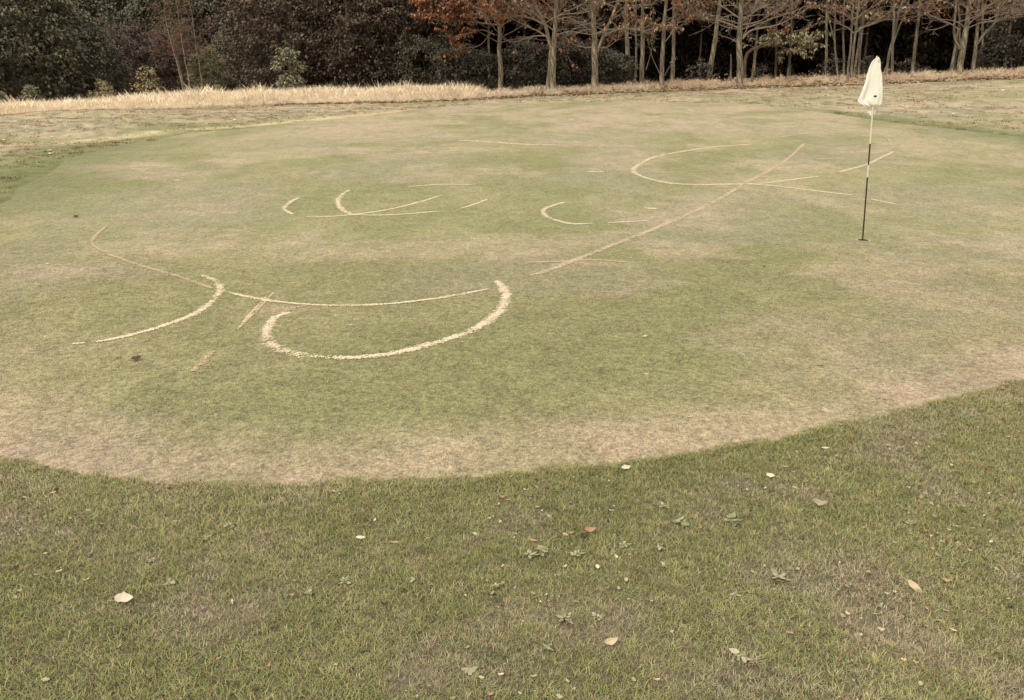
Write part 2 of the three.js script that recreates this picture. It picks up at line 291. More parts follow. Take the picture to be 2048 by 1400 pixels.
{
  const r = rng(51), tall = [[], []], low = [[], []];
  for (let k = 0; k < 12000; k++) {
    const x = -34 + 68 * r(), e = edgeD(x), left = sm(1.5, -7, x), depth = lerp(2.6, 5.0, left), f = r() ** 1.15, d = e - 0.1 + 0.9 * (fbm(x * 0.9, 7, 3) - 0.5) + f * depth, z = -d;
    if (r() > lerp(0.62 * sm(0.25, 0.62, fbm(x * 1.6 + 3, z * 1.3, 3)), sm(0.02, 0.25, noise(x * 0.7 + 3, z * 0.7)), left)) continue;
    const v = 0.85 + 0.3 * r(), c = mix3([0.86, 0.755, 0.6], [0.54, 0.4, 0.26], clamp(0.8 * sm(-6, 6, x) * fbm(x * 1.5, z * 1.5 + 9, 2) * 1.4 + 0.2 * r())).map(q => q * v);
    (left > 0.35 + 0.3 * (r() - 0.5) ? tall : low)[(r() * 2) | 0].push([x, height(x, z), z, r() * 6.283, lerp(0.35 + 0.7 * r() ** 2, 0.5 + 0.5 * r() + (r() < 0.05 ? 0.3 : 0), left) * lerp(0.35, 1, sm(0, 0.3, f)) * (0.62 + 0.75 * fbm(x * 0.8 + 2, z * 0.8, 3)), 0.85 + 0.3 * r(), c]);
  }
  tall.forEach((l, i) => scatter('tall_dry_grass', grassClump(200 + i, 64, 0.72, 0.3, 0.5), dryMat, l, 'tall straw coloured grass along the edge of the wood'));
  low.forEach((l, i) => scatter('rank_grass', grassClump(210 + i, 34, 0.42, 0.22, 0.3), dryMat, l, 'patchy dry grass round the foot of the bare trees'));
}

// ---------------------------------------------------------------- bleached scars cut into the green
const Z5 = (u, v) => [u / 1.8618, 350 + v / 1.8618], Z6 = (u, v) => [1000 + u / 2.2756, 240 + v / 2.2756], Z2 = (u, v) => [650 + u / 2.9257, v / 2.9257];
function scar(label, f, pts, width, dens, seed, color = [0.78, 0.665, 0.485]) {
  const P = pts.map(p => hit(...f(...p))), curve = new THREE.CatmullRomCurve3(P, false, 'centripetal'), len = curve.getLength(), r = rng(seed), pos = [], idx = [], col = [];
  const n = Math.round(len * dens * 680);
  for (let k = 0; k < n; k++) {
    const t = r(), p = curve.getPointAt(t), tg = curve.getTangentAt(t), s = t * len, nx = -tg.z, nz = tg.x;
    const thinOne = color[0] < 0.64, patch = fbm(s * 2.3 + seed * 7, seed * 3.1, 3) * 0.7 + 0.3 * noise(s * 17, seed); if (r() > (thinOne ? 0.16 + sm(0.3, 0.62, patch) * 0.6 : 0.16 + 0.84 * sm(0.2, 0.52, patch))) continue;
    const wob = 0.25 * (noise(s * 9, seed) - 0.5), ends = Math.min(1, Math.min(t, 1 - t) * len * 3 + 0.45), w = 0.86 * width * ends * (0.6 + 0.5 * noise(s * 5 + 3, seed + 9) + 0.4 * noise(s * 34, seed + 5));
    const o = (((r() + r() + r()) / 3 - 0.5) * 2.1 + wob) * w, x = p.x + nx * o, z = p.z + nz * o;
    const ang = Math.atan2(nz, nx) + (r() - 0.5) * 1.9, L = (0.005 + 0.012 * r()) * (0.8 + 0.012 * -z), W = (0.0015 + 0.0027 * r()) * (0.8 + 0.025 * -z), dx = Math.cos(ang), dz = Math.sin(ang), h0 = 0.0075 + 0.004 * r(), i = pos.length / 3;
    for (const [e, g] of [[-1, 1], [-1, -1], [1, 1], [1, -1]]) { const vx = x + e * dx * L - g * dz * W, vz = z + e * dz * L + g * dx * W; pos.push(vx, height(vx, vz) + h0, vz); }
    idx.push(i, i + 2, i + 1, i + 1, i + 2, i + 3); const v = 0.72 + 0.5 * r(); for (let q = 0; q < 4; q++) col.push(color[0] * v, color[1] * v, color[2] * v);
  }
  tag(mesh('turf_scar', geo(pos, idx, null, col), dryMat), label, 'turf scar', 'bleached scars across the green');
}
const faint = [0.48, 0.375, 0.235];
scar('broad pale crescent scar opening towards the flag, widest of all', Z5, [[1080, 515], [1040, 526], [1005, 560], [990, 597], [1005, 630], [1050, 657], [1130, 675], [1250, 685], [1350, 682], [1480, 665], [1600, 635], [1700, 605], [1800, 560], [1860, 510], [1885, 455], [1870, 420], [1852, 397]], 0.062, 1.9, 1);
scar('pale hooked scar ending in a knob, beside the broad crescent', Z5, [[360, 625], [450, 608], [560, 580], [660, 547], [740, 512], [790, 475], [815, 440], [820, 420], [800, 395], [750, 375]], 0.05, 1.7, 2);
scar('short pale dash off the tail of the hooked scar', Z5, [[272, 632], [312, 630]], 0.03, 1.4, 3);
scar('long thin scar running from the hooked scar over the crescent', Z5, [[835, 435], [900, 452], [1000, 470], [1100, 482], [1200, 488], [1350, 488], [1480, 480], [1600, 466], [1720, 447], [1815, 428]], 0.032, 1.4, 4);
scar('faint brown curved scar joining the knob of the hooked scar', Z5, [[405, 185], [350, 235], [345, 260], [400, 295], [500, 332], [600, 362], [680, 385], [790, 425]], 0.03, 1.7, 5, [0.58, 0.46, 0.31]);
scar('straight pale scratch between the hooked scar and the crescent', Z5, [[1020, 440], [960, 503], [885, 578]], 0.014, 0.75, 6, [0.64, 0.53, 0.37]);
scar('second scratch alongside the straight pale scratch', Z5, [[990, 458], [940, 512], [905, 552]], 0.012, 0.7, 7, [0.64, 0.53, 0.37]);
scar('faint smear continuing the straight scratches towards the bank', Z5, [[795, 660], [760, 695], [720, 735]], 0.05, 1.2, 8, [0.54, 0.43, 0.29]);
scar('faint smear at the top of the crescent', Z5, [[1060, 512], [1110, 495], [1165, 485]], 0.04, 0.9, 9, faint);
scar('small hook of bleached turf left of the double curl', Z5, [[1112, 86], [1075, 107], [1060, 130], [1088, 148]], 0.05, 1.2, 10);
scar('curled bleached hook at the start of the double curl', Z5, [[1300, 58], [1275, 74], [1258, 98], [1270, 125], [1300, 145], [1330, 151]], 0.065, 1.4, 11);
scar('rising bleached line of the double curl', Z5, [[1140, 157], [1240, 156], [1330, 148], [1450, 130], [1560, 103], [1645, 77]], 0.04, 1.5, 12);
scar('level bleached line of the double curl', Z5, [[1330, 150], [1400, 152], [1500, 148], [1635, 137]], 0.036, 1.4, 13);
scar('short bleached dash rising beyond the level line', Z5, [[1720, 125], [1770, 110], [1815, 92]], 0.035, 1.2, 14);
scar('level bleached dash above the double curl', Z5, [[1520, 45], [1640, 37], [1755, 38]], 0.045, 1.1, 15);
scar('pale half ring scar crossed by the long diagonal', Z6, [[1140, 112], [1000, 122], [810, 148], [700, 172], [640, 200], [605, 230], [625, 250], [700, 275], [800, 292], [900, 296], [1000, 295], [1110, 293]], 0.08, 1.3, 16);
scar('thin scar from the crossing up to the flagstick', Z6, [[1130, 292], [1200, 290], [1330, 273], [1450, 258]], 0.055, 1.2, 17);
scar('thin scar passing behind the flagstick', Z6, [[1545, 238], [1650, 210], [1700, 190], [1785, 147]], 0.065, 1.1, 18);
scar('faint loop of bleached turf behind the flag', Z6, [[1785, 130], [1775, 95], [1740, 74], [1690, 61], [1560, 55], [1400, 62], [1280, 78]], 0.1, 1.6, 19, [0.6, 0.49, 0.34]);
scar('long straight diagonal scar across the green', Z6, [[1385, 108], [1300, 185], [1200, 245], [1110, 293], [1000, 362], [860, 430], [740, 482], [600, 540], [450, 597], [330, 645], [230, 685], [140, 712]], 0.066, 2.5, 20, [0.63, 0.51, 0.365]);
scar('pale straight scar from the crossing towards the flagstick foot', Z6, [[1120, 293], [1250, 302], [1400, 320], [1600, 344]], 0.06, 1.5, 21);
scar('broken end of the straight scar beyond the flagstick', Z6, [[1690, 362], [1800, 385]], 0.05, 0.9, 22);
scar('small open arc of bleached turf beside the diagonal', Z6, [[300, 375], [240, 392], [200, 410], [205, 435], [260, 460], [330, 475], [420, 473]], 0.055, 1.2, 23);
scar('level tail of the small open arc', Z6, [[490, 470], [560, 467], [660, 462]], 0.034, 1.3, 24);
scar('short flat bleached patch left of the half ring', Z6, [[400, 237], [475, 237]], 0.08, 1.6, 25);
scar('oval bleached divot beside the diagonal', Z6, [[655, 403], [712, 406]], 0.09, 1.9, 26);
scar('faint dash between the flat patch and the half ring', Z6, [[530, 231], [600, 225]], 0.07, 1.6, 27, [0.55, 0.44, 0.3]);
scar('faint tan smear crossing the diagonal near its foot', Z6, [[130, 652], [280, 648], [430, 640], [570, 650]], 0.05, 3.2, 48, [0.52, 0.41, 0.28]);
scar('level scratch right of the top of the diagonal', Z6, [[1390, 182], [1560, 175]], 0.06, 2.2, 29, [0.6, 0.48, 0.32]);
scar('long level bleached line at the back of the green', Z2, [[780, 825], [950, 830], [1100, 842], [1200, 848], [1350, 850]], 0.13, 1.3, 30);
scar('faint level line at the back left of the green', Z2, [[230, 836], [380, 836], [510, 833]], 0.12, 0.8, 31, [0.55, 0.44, 0.29]);
scar('small pale fleck on the far left of the green', Z5, [[650, 20], [672, 22]], 0.1, 1.2, 32);
scar('round bleached fleck inside the crescent', Z5, [[1588, 545], [1615, 546]], 0.05, 1.4, 33, [0.52, 0.42, 0.28]);
scar('pale fleck inside the crescent near its hollow', Z5, [[1295, 563], [1322, 563]], 0.04, 0.9, 34, [0.5, 0.42, 0.28]);
console.log('scars done');

// ---------------------------------------------------------------- hole, flagstick and flag
{
  const cup = thing('golf_hole', 'golf hole with pale cup liner at the foot of the flagstick', 'golf hole', V(HOLE.x, 0, HOLE.z));
  const white = new THREE.MeshStandardMaterial({ color: new THREE.Color().setRGB(0.72, 0.66, 0.54), roughness: 0.6 }), soil = new THREE.MeshStandardMaterial({ color: new THREE.Color().setRGB(0.06, 0.04, 0.03), roughness: 1 });
  mesh('soil_wall', new THREE.LatheGeometry([[0.0672, 0.0045], [0.0668, -0.03], [0.066, -0.032]].map(p => new THREE.Vector2(...p)), 48), soil, cup);
  mesh('cup_liner', new THREE.LatheGeometry([[0.066, -0.026], [0.066, -0.13], [0.01, -0.132], [0.001, -0.132], [0.001, -0.128], [0.062, -0.126], [0.0635, -0.026], [0.066, -0.026]].map(p => new THREE.Vector2(...p)), 48), white, cup);
  mesh('turf_lip', new THREE.RingGeometry(0.0675, 0.086, 60, 2).rotateX(-Math.PI / 2).translate(0, 0.0072, 0), new THREE.MeshStandardMaterial({ color: new THREE.Color().setRGB(0.5, 0.41, 0.27), roughness: 1 }), cup);
  const d = -HOLE.z, foot = V(HOLE.x, -0.126, HOLE.z), top = at(1755, 114, d), ax = top.clone().sub(V(HOLE.x, 0, HOLE.z)).normalize();
  const st = thing('flagstick', 'black and white banded golf flagstick standing in the hole', 'flagstick', foot);
  const along = row => { const s = (rowY(row, d) - foot.y) / ax.y; return s; };
  const wm = new THREE.MeshStandardMaterial({ color: new THREE.Color().setRGB(0.72, 0.66, 0.5), roughness: 0.45 }), bm = new THREE.MeshStandardMaterial({ color: new THREE.Color().setRGB(0.022, 0.014, 0.013), roughness: 0.5 });
  const q = new THREE.Quaternion().setFromUnitVectors(V(0, 1, 0), ax);
  const seg = (name, s0, s1, r, m) => { const o = mesh(name, new THREE.CylinderGeometry(r, r, s1 - s0, 16).translate(0, (s0 + s1) / 2, 0), m, st); o.quaternion.copy(q); return o; };
  const rows = [481.5, 354.5, 329.8, 287.5, 112].map(along);
  seg('black_band', 0, rows[1], 0.0085, bm); seg('white_band', rows[1], rows[2], 0.0087, wm); seg('black_band', rows[2], rows[3], 0.0085, bm); seg('white_band', rows[3], rows[4], 0.0087, wm);
  const ferrule = mesh('ferrule', new THREE.CylinderGeometry(0.012, 0.0125, 0.045, 16).translate(0, 0.024, 0), bm, st); ferrule.quaternion.copy(q);
  const tg = mesh('flag_tie', new THREE.CapsuleGeometry(0.011, 0.016, 4, 10).rotateZ(Math.PI / 2), bm, st); { const s = along(80 + 358 / 3.183); tg.position.set(ax.x * s + 0.008, ax.y * s, ax.z * s + 0.021); }

  // limp flag, traced at the pole's own distance; folds run down from the top corner
  const E = (u, v) => at(1600 + u / 3.183, 80 + v / 3.183, d);
  const left = [[494, 108], [474, 118], [456, 135], [441, 165], [425, 215], [411, 268], [395, 310], [376, 358], [364, 386], [385, 406], [424, 428], [431, 447], [446, 470], [463, 487]], right = [[497, 108], [505, 128], [508, 150], [509, 185], [517, 225], [519, 260], [520, 300], [521, 340], [520, 378], [513, 405], [505, 425], [492, 452], [480, 472], [467, 488]];
  const cl = new THREE.CatmullRomCurve3(left.map(p => E(...p)), false, 'centripetal'), cr = new THREE.CatmullRomCurve3(right.map(p => E(...p)), false, 'centripetal');
  const NV = 90, NU = 40, pos = [], uv = [], idx = [], base = cl.getPoint(0.5);
  for (let side = 0; side < 2; side++) for (let j = 0; j <= NV; j++) for (let i = 0; i <= NU; i++) {
    const v = j / NV, u = i / NU, a = cl.getPoint(v), b = cr.getPoint(v), p = a.clone().lerp(b, u), wd = b.x - a.x;
    const px = HOLE.x + ax.x / ax.y * p.y, front = lerp(0.021, -0.03, sm(0.70, 0.86, v)), k = (p.x - px);
    const fold = wd * (0.05 * Math.sin(u * 9.5 + v * 2.2) * (0.4 + 0.6 * v) + 0.02 * Math.sin(u * 21 - v * 5 + 1) + 0.012 * Math.sin(v * 17 + u * 6)) * sm(0, 0.12, v) * sm(1, 0.9, v);
    const nearPole = Math.exp(-((k / 0.035) ** 2));
    p.z = HOLE.z + ax.z / ax.y * p.y + lerp(fold + front - 0.1 * Math.abs(k) * (k < 0 ? 0.5 : -0.3), front + 0.15 * fold, nearPole) + (side ? -0.0022 : 0);
    pos.push(p.x, p.y, p.z); uv.push(u, v);
  }
  const W = NU + 1, N = W * (NV + 1);
  for (let s = 0; s < 2; s++) for (let j = 0; j < NV; j++) for (let i = 0; i < NU; i++) { const a = s * N + j * W + i; if (s) idx.push(a, a + 1, a + W, a + 1, a + W + 1, a + W); else idx.push(a, a + W, a + 1, a + 1, a + W, a + W + 1); }
  for (let j = 0; j < NV; j++) for (const i of [0, NU]) { const a = j * W + i, b = a + W; idx.push(a, b, a + N, b, b + N, a + N); }
  const fg = geo(pos, idx, uv);
  const cloth = new THREE.MeshStandardMaterial({ color: new THREE.Color().setRGB(0.86, 0.845, 0.77), roughness: 0.8, side: THREE.DoubleSide });
  const fl = thing('golf_flag', 'plain off white golf flag hanging limp from the flagstick', 'flag');
  mesh('cloth', fg, cloth, fl);
  // faint worn grey print near the top corner
  const pr = rng(9), pm = new THREE.MeshStandardMaterial({ color: new THREE.Color().setRGB(0.5, 0.5, 0.45), roughness: 0.9, side: THREE.DoubleSide }), pp = [], pi = [];
  for (let k = 0; k < 14; k++) { const v = 0.055 + 0.10 * pr(), u = 0.45 + 0.45 * pr(), j = Math.round(v * NV), i = Math.round(u * NU), o = (j * W + i) * 3, h = pp.length / 3; pp.push(pos[o], pos[o + 1], pos[o + 2] + 0.003, pos[o] + 0.004 + 0.006 * pr(), pos[o + 1] - 0.003, pos[o + 2] + 0.003, pos[o] + 0.002, pos[o + 1] - 0.008 - 0.008 * pr(), pos[o + 2] + 0.003); pi.push(h, h + 1, h + 2); }
  mesh('print', geo(pp, pi), pm, fl);
}

// ---------------------------------------------------------------- fallen leaves and weeds
function leafGeo(seed, len, wid, curl, lobes) {
  const r = rng(seed), pos = [], idx = [], NL = 7, c1 = curl * (0.6 + 0.8 * r()), tw = (r() - 0.5) * curl;
  for (let j = 0; j <= NL; j++) {
    const t = j / NL, w = wid * Math.pow(Math.sin(Math.PI * Math.pow(t, 0.8) * 0.985 + 0.02), 0.75) * (1 + lobes * (j % 2 ? 0.3 : -0.3)), x = (t - 0.5) * len, up = c1 * len * (t - 0.5) ** 2 * 2 + curl * 0.1 * len * (r() - 0.5);
    for (const s of [-1, -0.5, 0, 0.5, 1]) pos.push(x, up + Math.abs(s) * w * (0.25 + curl * 0.9) * (0.6 + 0.6 * r()) + tw * s * w * (t - 0.3), s * w * (1 - 0.25 * curl));
  }
  for (let j = 0; j < NL; j++) for (let i = 0; i < 4; i++) { const a = j * 5 + i; idx.push(a, a + 1, a + 5, a + 1, a + 6, a + 5); }
  const g = geo(pos, idx); g.computeBoundingBox(); return g.translate(0, -g.boundingBox.min.y, 0);
}
const stemGeo = (() => new THREE.CylinderGeometry(0.008, 0.012, 0.45, 5).rotateZ(Math.PI / 2).translate(-0.68, 0.03, 0))();
const ribGeo = (() => { const g = new THREE.CylinderGeometry(0.006, 0.01, 0.9, 4).rotateZ(Math.PI / 2); return g; })();
const leafShapes = { ovate: [leafGeo(1, 1, 0.24, 0.1, 0), leafGeo(2, 1, 0.2, 0.18, 0)], curled: [leafGeo(3, 1, 0.3, 0.75, 0), leafGeo(4, 1, 0.26, 0.95, 0)], crumpled: [leafGeo(5, 1, 0.4, 0.42, 0.22), leafGeo(6, 1, 0.36, 0.55, 0.3)], narrow: [leafGeo(7, 1, 0.13, 0.4, 0), leafGeo(8, 1, 0.11, 0.6, 0)] };
const tones = { pale: [0.62, 0.545, 0.42], cream: [0.56, 0.47, 0.335], tan: [0.42, 0.29, 0.18], orange: [0.42, 0.26, 0.16], red: [0.28, 0.15, 0.1], brown: [0.085, 0.045, 0.03], grey: [0.36, 0.33, 0.24] };
const leafMats = {}; for (const [k, c] of Object.entries(tones)) leafMats[k] = new THREE.MeshStandardMaterial({ color: new THREE.Color().setRGB(...c), roughness: 0.8, side: THREE.DoubleSide });
const lr = rng(77);
function fallen(px, row, size, shape, tone, turn, label, group, tilt = 0.3) {
  const p = hit(px, row), d = -p.z, s = Math.max(0.02, size * d / COS / F * 1.0), onGreen = inset(p.x, p.z) > 0;
  const t = thing('fallen_leaf', label, 'leaf', V(p.x, p.y + (onGreen ? 0.008 : d < 8 ? 0.008 : 0.008) + 0.07 * s, p.z), group);
  t.rotation.set(tilt + (lr() - 0.5) * 0.3, turn ?? lr() * 6.283, (lr() - 0.5) * 0.25); t.scale.setScalar(s);
  mesh('blade', leafShapes[shape][lr() < 0.5 ? 0 : 1], leafMats[tone], t);
  if (s > 0.035) mesh('stalk', stemGeo, leafMats[tone], t);
}
fallen(250, 1207, 40, 'crumpled', 'pale', 0.1, 'large pale crumpled leaf lying alone on the grass bank');
fallen(1828, 1180, 42, 'ovate', 'cream', -0.75, 'smooth cream pointed leaf lying flat with a straw stalk', undefined, 0.75);
fallen(1222, 1292, 34, 'curled', 'cream', 0.3, 'tan curled leaf low on the grass bank below the weeds');
fallen(1252, 942, 20, 'crumpled', 'pale', 0.2, 'bright pale leaf at the edge of the worn collar');
fallen(1540, 957, 18, 'crumpled', 'pale', -0.3, 'bright pale leaf on the bank beside a thin brown one');
fallen(1570, 938, 18, 'narrow', 'tan', 0.2, 'thin brown leaf beside a bright pale leaf');
fallen(1650, 900, 16, 'ovate', 'pale', 0, 'small pale leaf on the bank near the collar edge');
fallen(722, 1080, 22, 'ovate', 'pale', 0, 'small pale oval leaf on open grass bank');
fallen(790, 1090, 22, 'narrow', 'tan', 0.1, 'thin tan leaf beside the small pale oval leaf');
fallen(1068, 1087, 24, 'narrow', 'orange', -0.3, 'orange tan narrow leaf among grey weeds');
fallen(1180, 1068, 26, 'curled', 'orange', 0.1, 'orange curled leaf in the dark cluster of weeds');
fallen(1168, 1078, 20, 'curled', 'brown', 0.3, 'dark brown curled leaf in the cluster of weeds');
fallen(1140, 1072, 16, 'curled', 'tan', 0.1, 'tan curled leaf at the rim of the weed cluster');
fallen(1635, 1015, 32, 'curled', 'grey', -0.2, 'grey curled leaf on the right of the grass bank');
fallen(1890, 1168, 20, 'curled', 'tan', -0.2, 'small tan curled leaf past the smooth cream leaf');
fallen(1003, 1000, 18, 'curled', 'tan', 0, 'tan curled leaf just below the collar');
fallen(275, 722, 20, 'crumpled', 'brown', 0.3, 'dark dry crumpled leaf on the green by the hooked scar');
fallen(240, 720, 16, 'narrow', 'brown', 0.1, 'dark thin leaf beside the dark crumpled one on the green');
fallen(153, 436, 10, 'crumpled', 'brown', 0.1, 'single dark leaf lying on the far left of the green');
fallen(1640, 736, 16, 'narrow', 'brown', 0.1, 'thin brown leaf on the green in front of the flagstick');
fallen(1290, 676, 9, 'crumpled', 'cream', 0.4, 'tiny cream leaf on the open green right of the crescent');
fallen(1293, 751, 8, 'ovate', 'pale', 0, 'tiny pale leaf on the green nearer the collar');
fallen(925, 687, 8, 'crumpled', 'tan', 0, 'tiny tan leaf just outside the crescent scar');
fallen(1528, 536, 7, 'crumpled', 'brown', 0, 'tiny dark speck of leaf left of the hole');
fallen(1472, 802, 10, 'narrow', 'brown', 0, 'tiny brown leaf on the right of the worn collar');
fallen(1380, 837, 12, 'narrow', 'cream', 0.4, 'thin cream straw lying on the worn collar');
fallen(96, 530, 7, 'crumpled', 'pale', 0, 'tiny white leaf on the left of the green');
fallen(1655, 986, 16, 'narrow', 'orange', 0.3, 'thin orange brown leaf on the right bank');
fallen(1582, 874, 14, 'narrow', 'tan', 0.3, 'thin tan leaf on the edge where the collar meets the bank');
for (const [px, row, s, sh, to] of [[115, 988, 14, 'curled', 'brown'], [298, 1190, 13, 'curled', 'red'], [585, 1196, 10, 'curled', 'orange'], [1000, 1268, 10, 'curled', 'red'], [475, 1346, 10, 'curled', 'red'], [538, 1338, 9, 'curled', 'orange'], [465, 1208, 9, 'ovate', 'cream'], [588, 1167, 10, 'curled', 'tan'], [750, 1043, 9, 'ovate', 'pale'], [205, 1052, 14, 'narrow', 'tan'], [375, 1030, 16, 'narrow', 'brown'], [150, 1085, 22, 'narrow', 'red'], [1400, 1060, 12, 'curled', 'tan'], [1195, 1140, 14, 'crumpled', 'pale'], [1232, 1118, 11, 'crumpled', 'pale'], [1725, 1060, 10, 'curled', 'tan'], [945, 1015, 12, 'narrow', 'brown'], [1505, 995, 10, 'narrow', 'tan'], [530, 1175, 16, 'narrow', 'brown'], [770, 1215, 18, 'curled', 'brown'], [845, 1205, 16, 'curled', 'brown'], [1840, 1000, 14, 'curled', 'tan'], [1945, 970, 10, 'curled', 'tan'], [980, 1395, 12, 'curled', 'orange'], [420, 1048, 12, 'curled', 'tan'], [1905, 1265, 18, 'narrow', 'cream'], [1260, 905, 8, 'curled', 'tan'], [855, 1080, 14, 'narrow', 'tan']])
  fallen(px, row, s, sh, to, undefined, `small ${to === 'pale' || to === 'cream' ? 'pale' : to === 'brown' ? 'dark brown' : to === 'orange' ? 'orange' : to === 'red' ? 'reddish' : 'tan'} ${sh} leaf bit caught in the grass bank`, 'leaf bits caught in the bank');
for (const [px, row] of [[100, 303], [104, 276], [54, 265], [140, 273], [158, 278], [8, 282], [100, 309], [1905, 230], [2005, 183], [1850, 205], [1700, 215], [470, 242]])
  fallen(px, row, 7, 'crumpled', 'pale', undefined, 'tiny white leaf on the mown rough beyond the green', 'white leaves on the far rough');

const weedLeaf = [0, 1, 2].map(k => leafGeo(40 + k, 1, 0.27, 0.55, 0.25).translate(0.5, 0, 0));
const weedMats = [[0.28, 0.28, 0.175], [0.35, 0.33, 0.225], [0.22, 0.24, 0.12], [0.42, 0.375, 0.275]].map(c => new THREE.MeshStandardMaterial({ color: new THREE.Color().setRGB(...c), roughness: 0.75, side: THREE.DoubleSide }));
const wr = rng(91);
function weed(px, row, size, label, group) {
  const p = hit(px, row), s = size * -p.z / COS / F * 0.66, t = thing('broadleaf_weed', label, 'weed', V(p.x, p.y + 0.004, p.z), group), n = 11 + (wr() * 7 | 0);
  for (let k = 0; k < n; k++) { const o = mesh('leaf', weedLeaf[wr() * 3 | 0], weedMats[wr() * 4 | 0], t); o.rotation.set((wr() - 0.5) * 0.9, k / n * 6.283 + (wr() - 0.5) * 0.7, -0.02 + 0.16 * wr(), 'YXZ'); const q = s * (0.3 + 0.5 * wr()); o.scale.set(q, q * 0.5, q * (0.7 + 0.7 * wr())); o.position.set((wr() - 0.5) * s * 0.5, 0.003 + 0.006 * wr(), (wr() - 0.5) * s * 0.5); }
}
weed(1130, 1240, 50, 'pale weed rosette with ribbed grey green leaves, low on the bank');
weed(1195, 1240, 36, 'bleached weed rosette with a white leaf beside the ribbed rosette');
weed(1560, 1163, 62, 'largest bleached weed rosette, on the right of the bank');
for (const [px, row, s] of [[1060, 1115, 40], [1110, 1110, 46], [1085, 1103, 34], [1150, 1112, 40], [1255, 1080, 40], [1250, 1095, 30], [1360, 1050, 40], [1405, 998, 30], [1330, 1017, 28], [955, 1076, 24], [948, 1190, 34], [690, 1168, 36], [340, 1172, 34], [60, 1068, 30], [1320, 1100, 28], [1480, 1318, 50], [1335, 1392, 56], [935, 1347, 40], [460, 1056, 26], [1015, 1308, 34], [1095, 1300, 28], [1460, 1046, 44], [1300, 1045, 24], [825, 1165, 24], [675, 988, 24], [1210, 1068, 28], [990, 1178, 26], [620, 1190, 24], [770, 1137, 16], [305, 1125, 16], [1815, 1050, 26], [1630, 1085, 30], [180, 1112, 20], [1470, 1195, 22], [1700, 1255, 30], [1330, 1135, 22], [415, 1080, 18], [560, 1070, 16]].filter((q, i) => i % 3 !== 1))
  weed(px, row, s, 'bleached broadleaf weed flattened in the grass bank', 'broadleaf weeds in the bank');
{ // shredded leaf and thatch flecks lying in the bank
  const r = rng(611), list = [], pal = [[0.44, 0.4, 0.29], [0.34, 0.33, 0.22], [0.5, 0.43, 0.31], [0.12, 0.08, 0.065], [0.2, 0.13, 0.09], [0.3, 0.22, 0.15]];
  for (let k = 0; k < 5200; k++) { const d = 1.2 + 3.6 * r(), x = (r() - 0.5) * 2 * (0.4 + d * 0.75), z = -d; if (inset(x, z) > -0.03 || r() > sm(0.42, 0.66, fbm(x * 1.5 + 21, z * 1.8, 3) * 0.6 + fbm(x * 5, z * 5 + 31, 2) * 0.4)) continue; const v = 0.75 + 0.5 * r(), c = pal[r() * pal.length | 0]; list.push([x, height(x, z) + 0.004 + 0.005 * r(), z, r() * 6.283, 0.008 + 0.017 * r() ** 1.5, 0.8 + 0.6 * r(), c.map(q => q * v)]); }
  scatter('leaf_fragments', leafGeo(12, 1, 0.34, 0.7, 0.3), tintMat, list, 'small shreds of dead leaf lying in the grass bank'); console.log('flecks', list.length);
}
console.log('leaves done');

// ---------------------------------------------------------------- trees
function tube(P, Rr, sides, uv0 = 0) {
  const pos = [], uv = [], idx = []; let up = V(0.3, 0.1, 0.9), s = uv0; const T = V(), A = V(), B = V();
  for (let i = 0; i < P.length; i++) {
    T.subVectors(P[Math.min(i + 1, P.length - 1)], P[Math.max(i - 1, 0)]).normalize(); A.crossVectors(T, up).normalize(); B.crossVectors(A, T); if (i) s += P[i].distanceTo(P[i - 1]);
    for (let k = 0; k <= sides; k++) { const a = k / sides * 6.28319, c = Math.cos(a) * Rr[i], q = Math.sin(a) * Rr[i]; pos.push(P[i].x + A.x * c + B.x * q, P[i].y + A.y * c + B.y * q, P[i].z + A.z * c + B.z * q); uv.push(k / sides, s / 1.4); }
  }
  const w = sides + 1; for (let i = 0; i < P.length - 1; i++) for (let k = 0; k < sides; k++) { const a = i * w + k; idx.push(a, a + w, a + 1, a + 1, a + w, a + w + 1); }
  return geo(pos, idx, uv);
}
function leafBuf() { return { pos: [], idx: [], col: [], nor: [] }; }
const tA = V(), tB = V(), tN = V();
function addLeaf(b, x, y, z, dir, nrm, len, wid, c) {
  tA.copy(dir).normalize(); tB.crossVectors(nrm, tA).normalize(); tN.crossVectors(tA, tB); const i = b.pos.length / 3, f = wid * 0.28;
  b.pos.push(x, y, z, x + tA.x * len * 0.5 + tB.x * wid + tN.x * f, y + tA.y * len * 0.5 + tB.y * wid + tN.y * f, z + tA.z * len * 0.5 + tB.z * wid + tN.z * f, x + tA.x * len * 0.5 - tB.x * wid + tN.x * f, y + tA.y * len * 0.5 - tB.y * wid + tN.y * f, z + tA.z * len * 0.5 - tB.z * wid + tN.z * f, x + tA.x * len, y + tA.y * len - len * 0.12, z + tA.z * len);
  b.idx.push(i, i + 1, i + 2, i + 1, i + 3, i + 2); for (let k = 0; k < 4; k++) b.col.push(c[0], c[1], c[2]);
}
const leafGeom = b => geo(b.pos, b.idx, null, b.col);
const rv = (r, o) => o.set(r() * 2 - 1, r() * 2 - 1, r() * 2 - 1).normalize();
const pick = (r, pal) => { const a = pal[r() * pal.length | 0], b = pal[r() * pal.length | 0], t = r(), v = 0.75 + 0.5 * r(); return [lerp(a[0], b[0], t) * v, lerp(a[1], b[1], t) * v, lerp(a[2], b[2], t) * v]; };

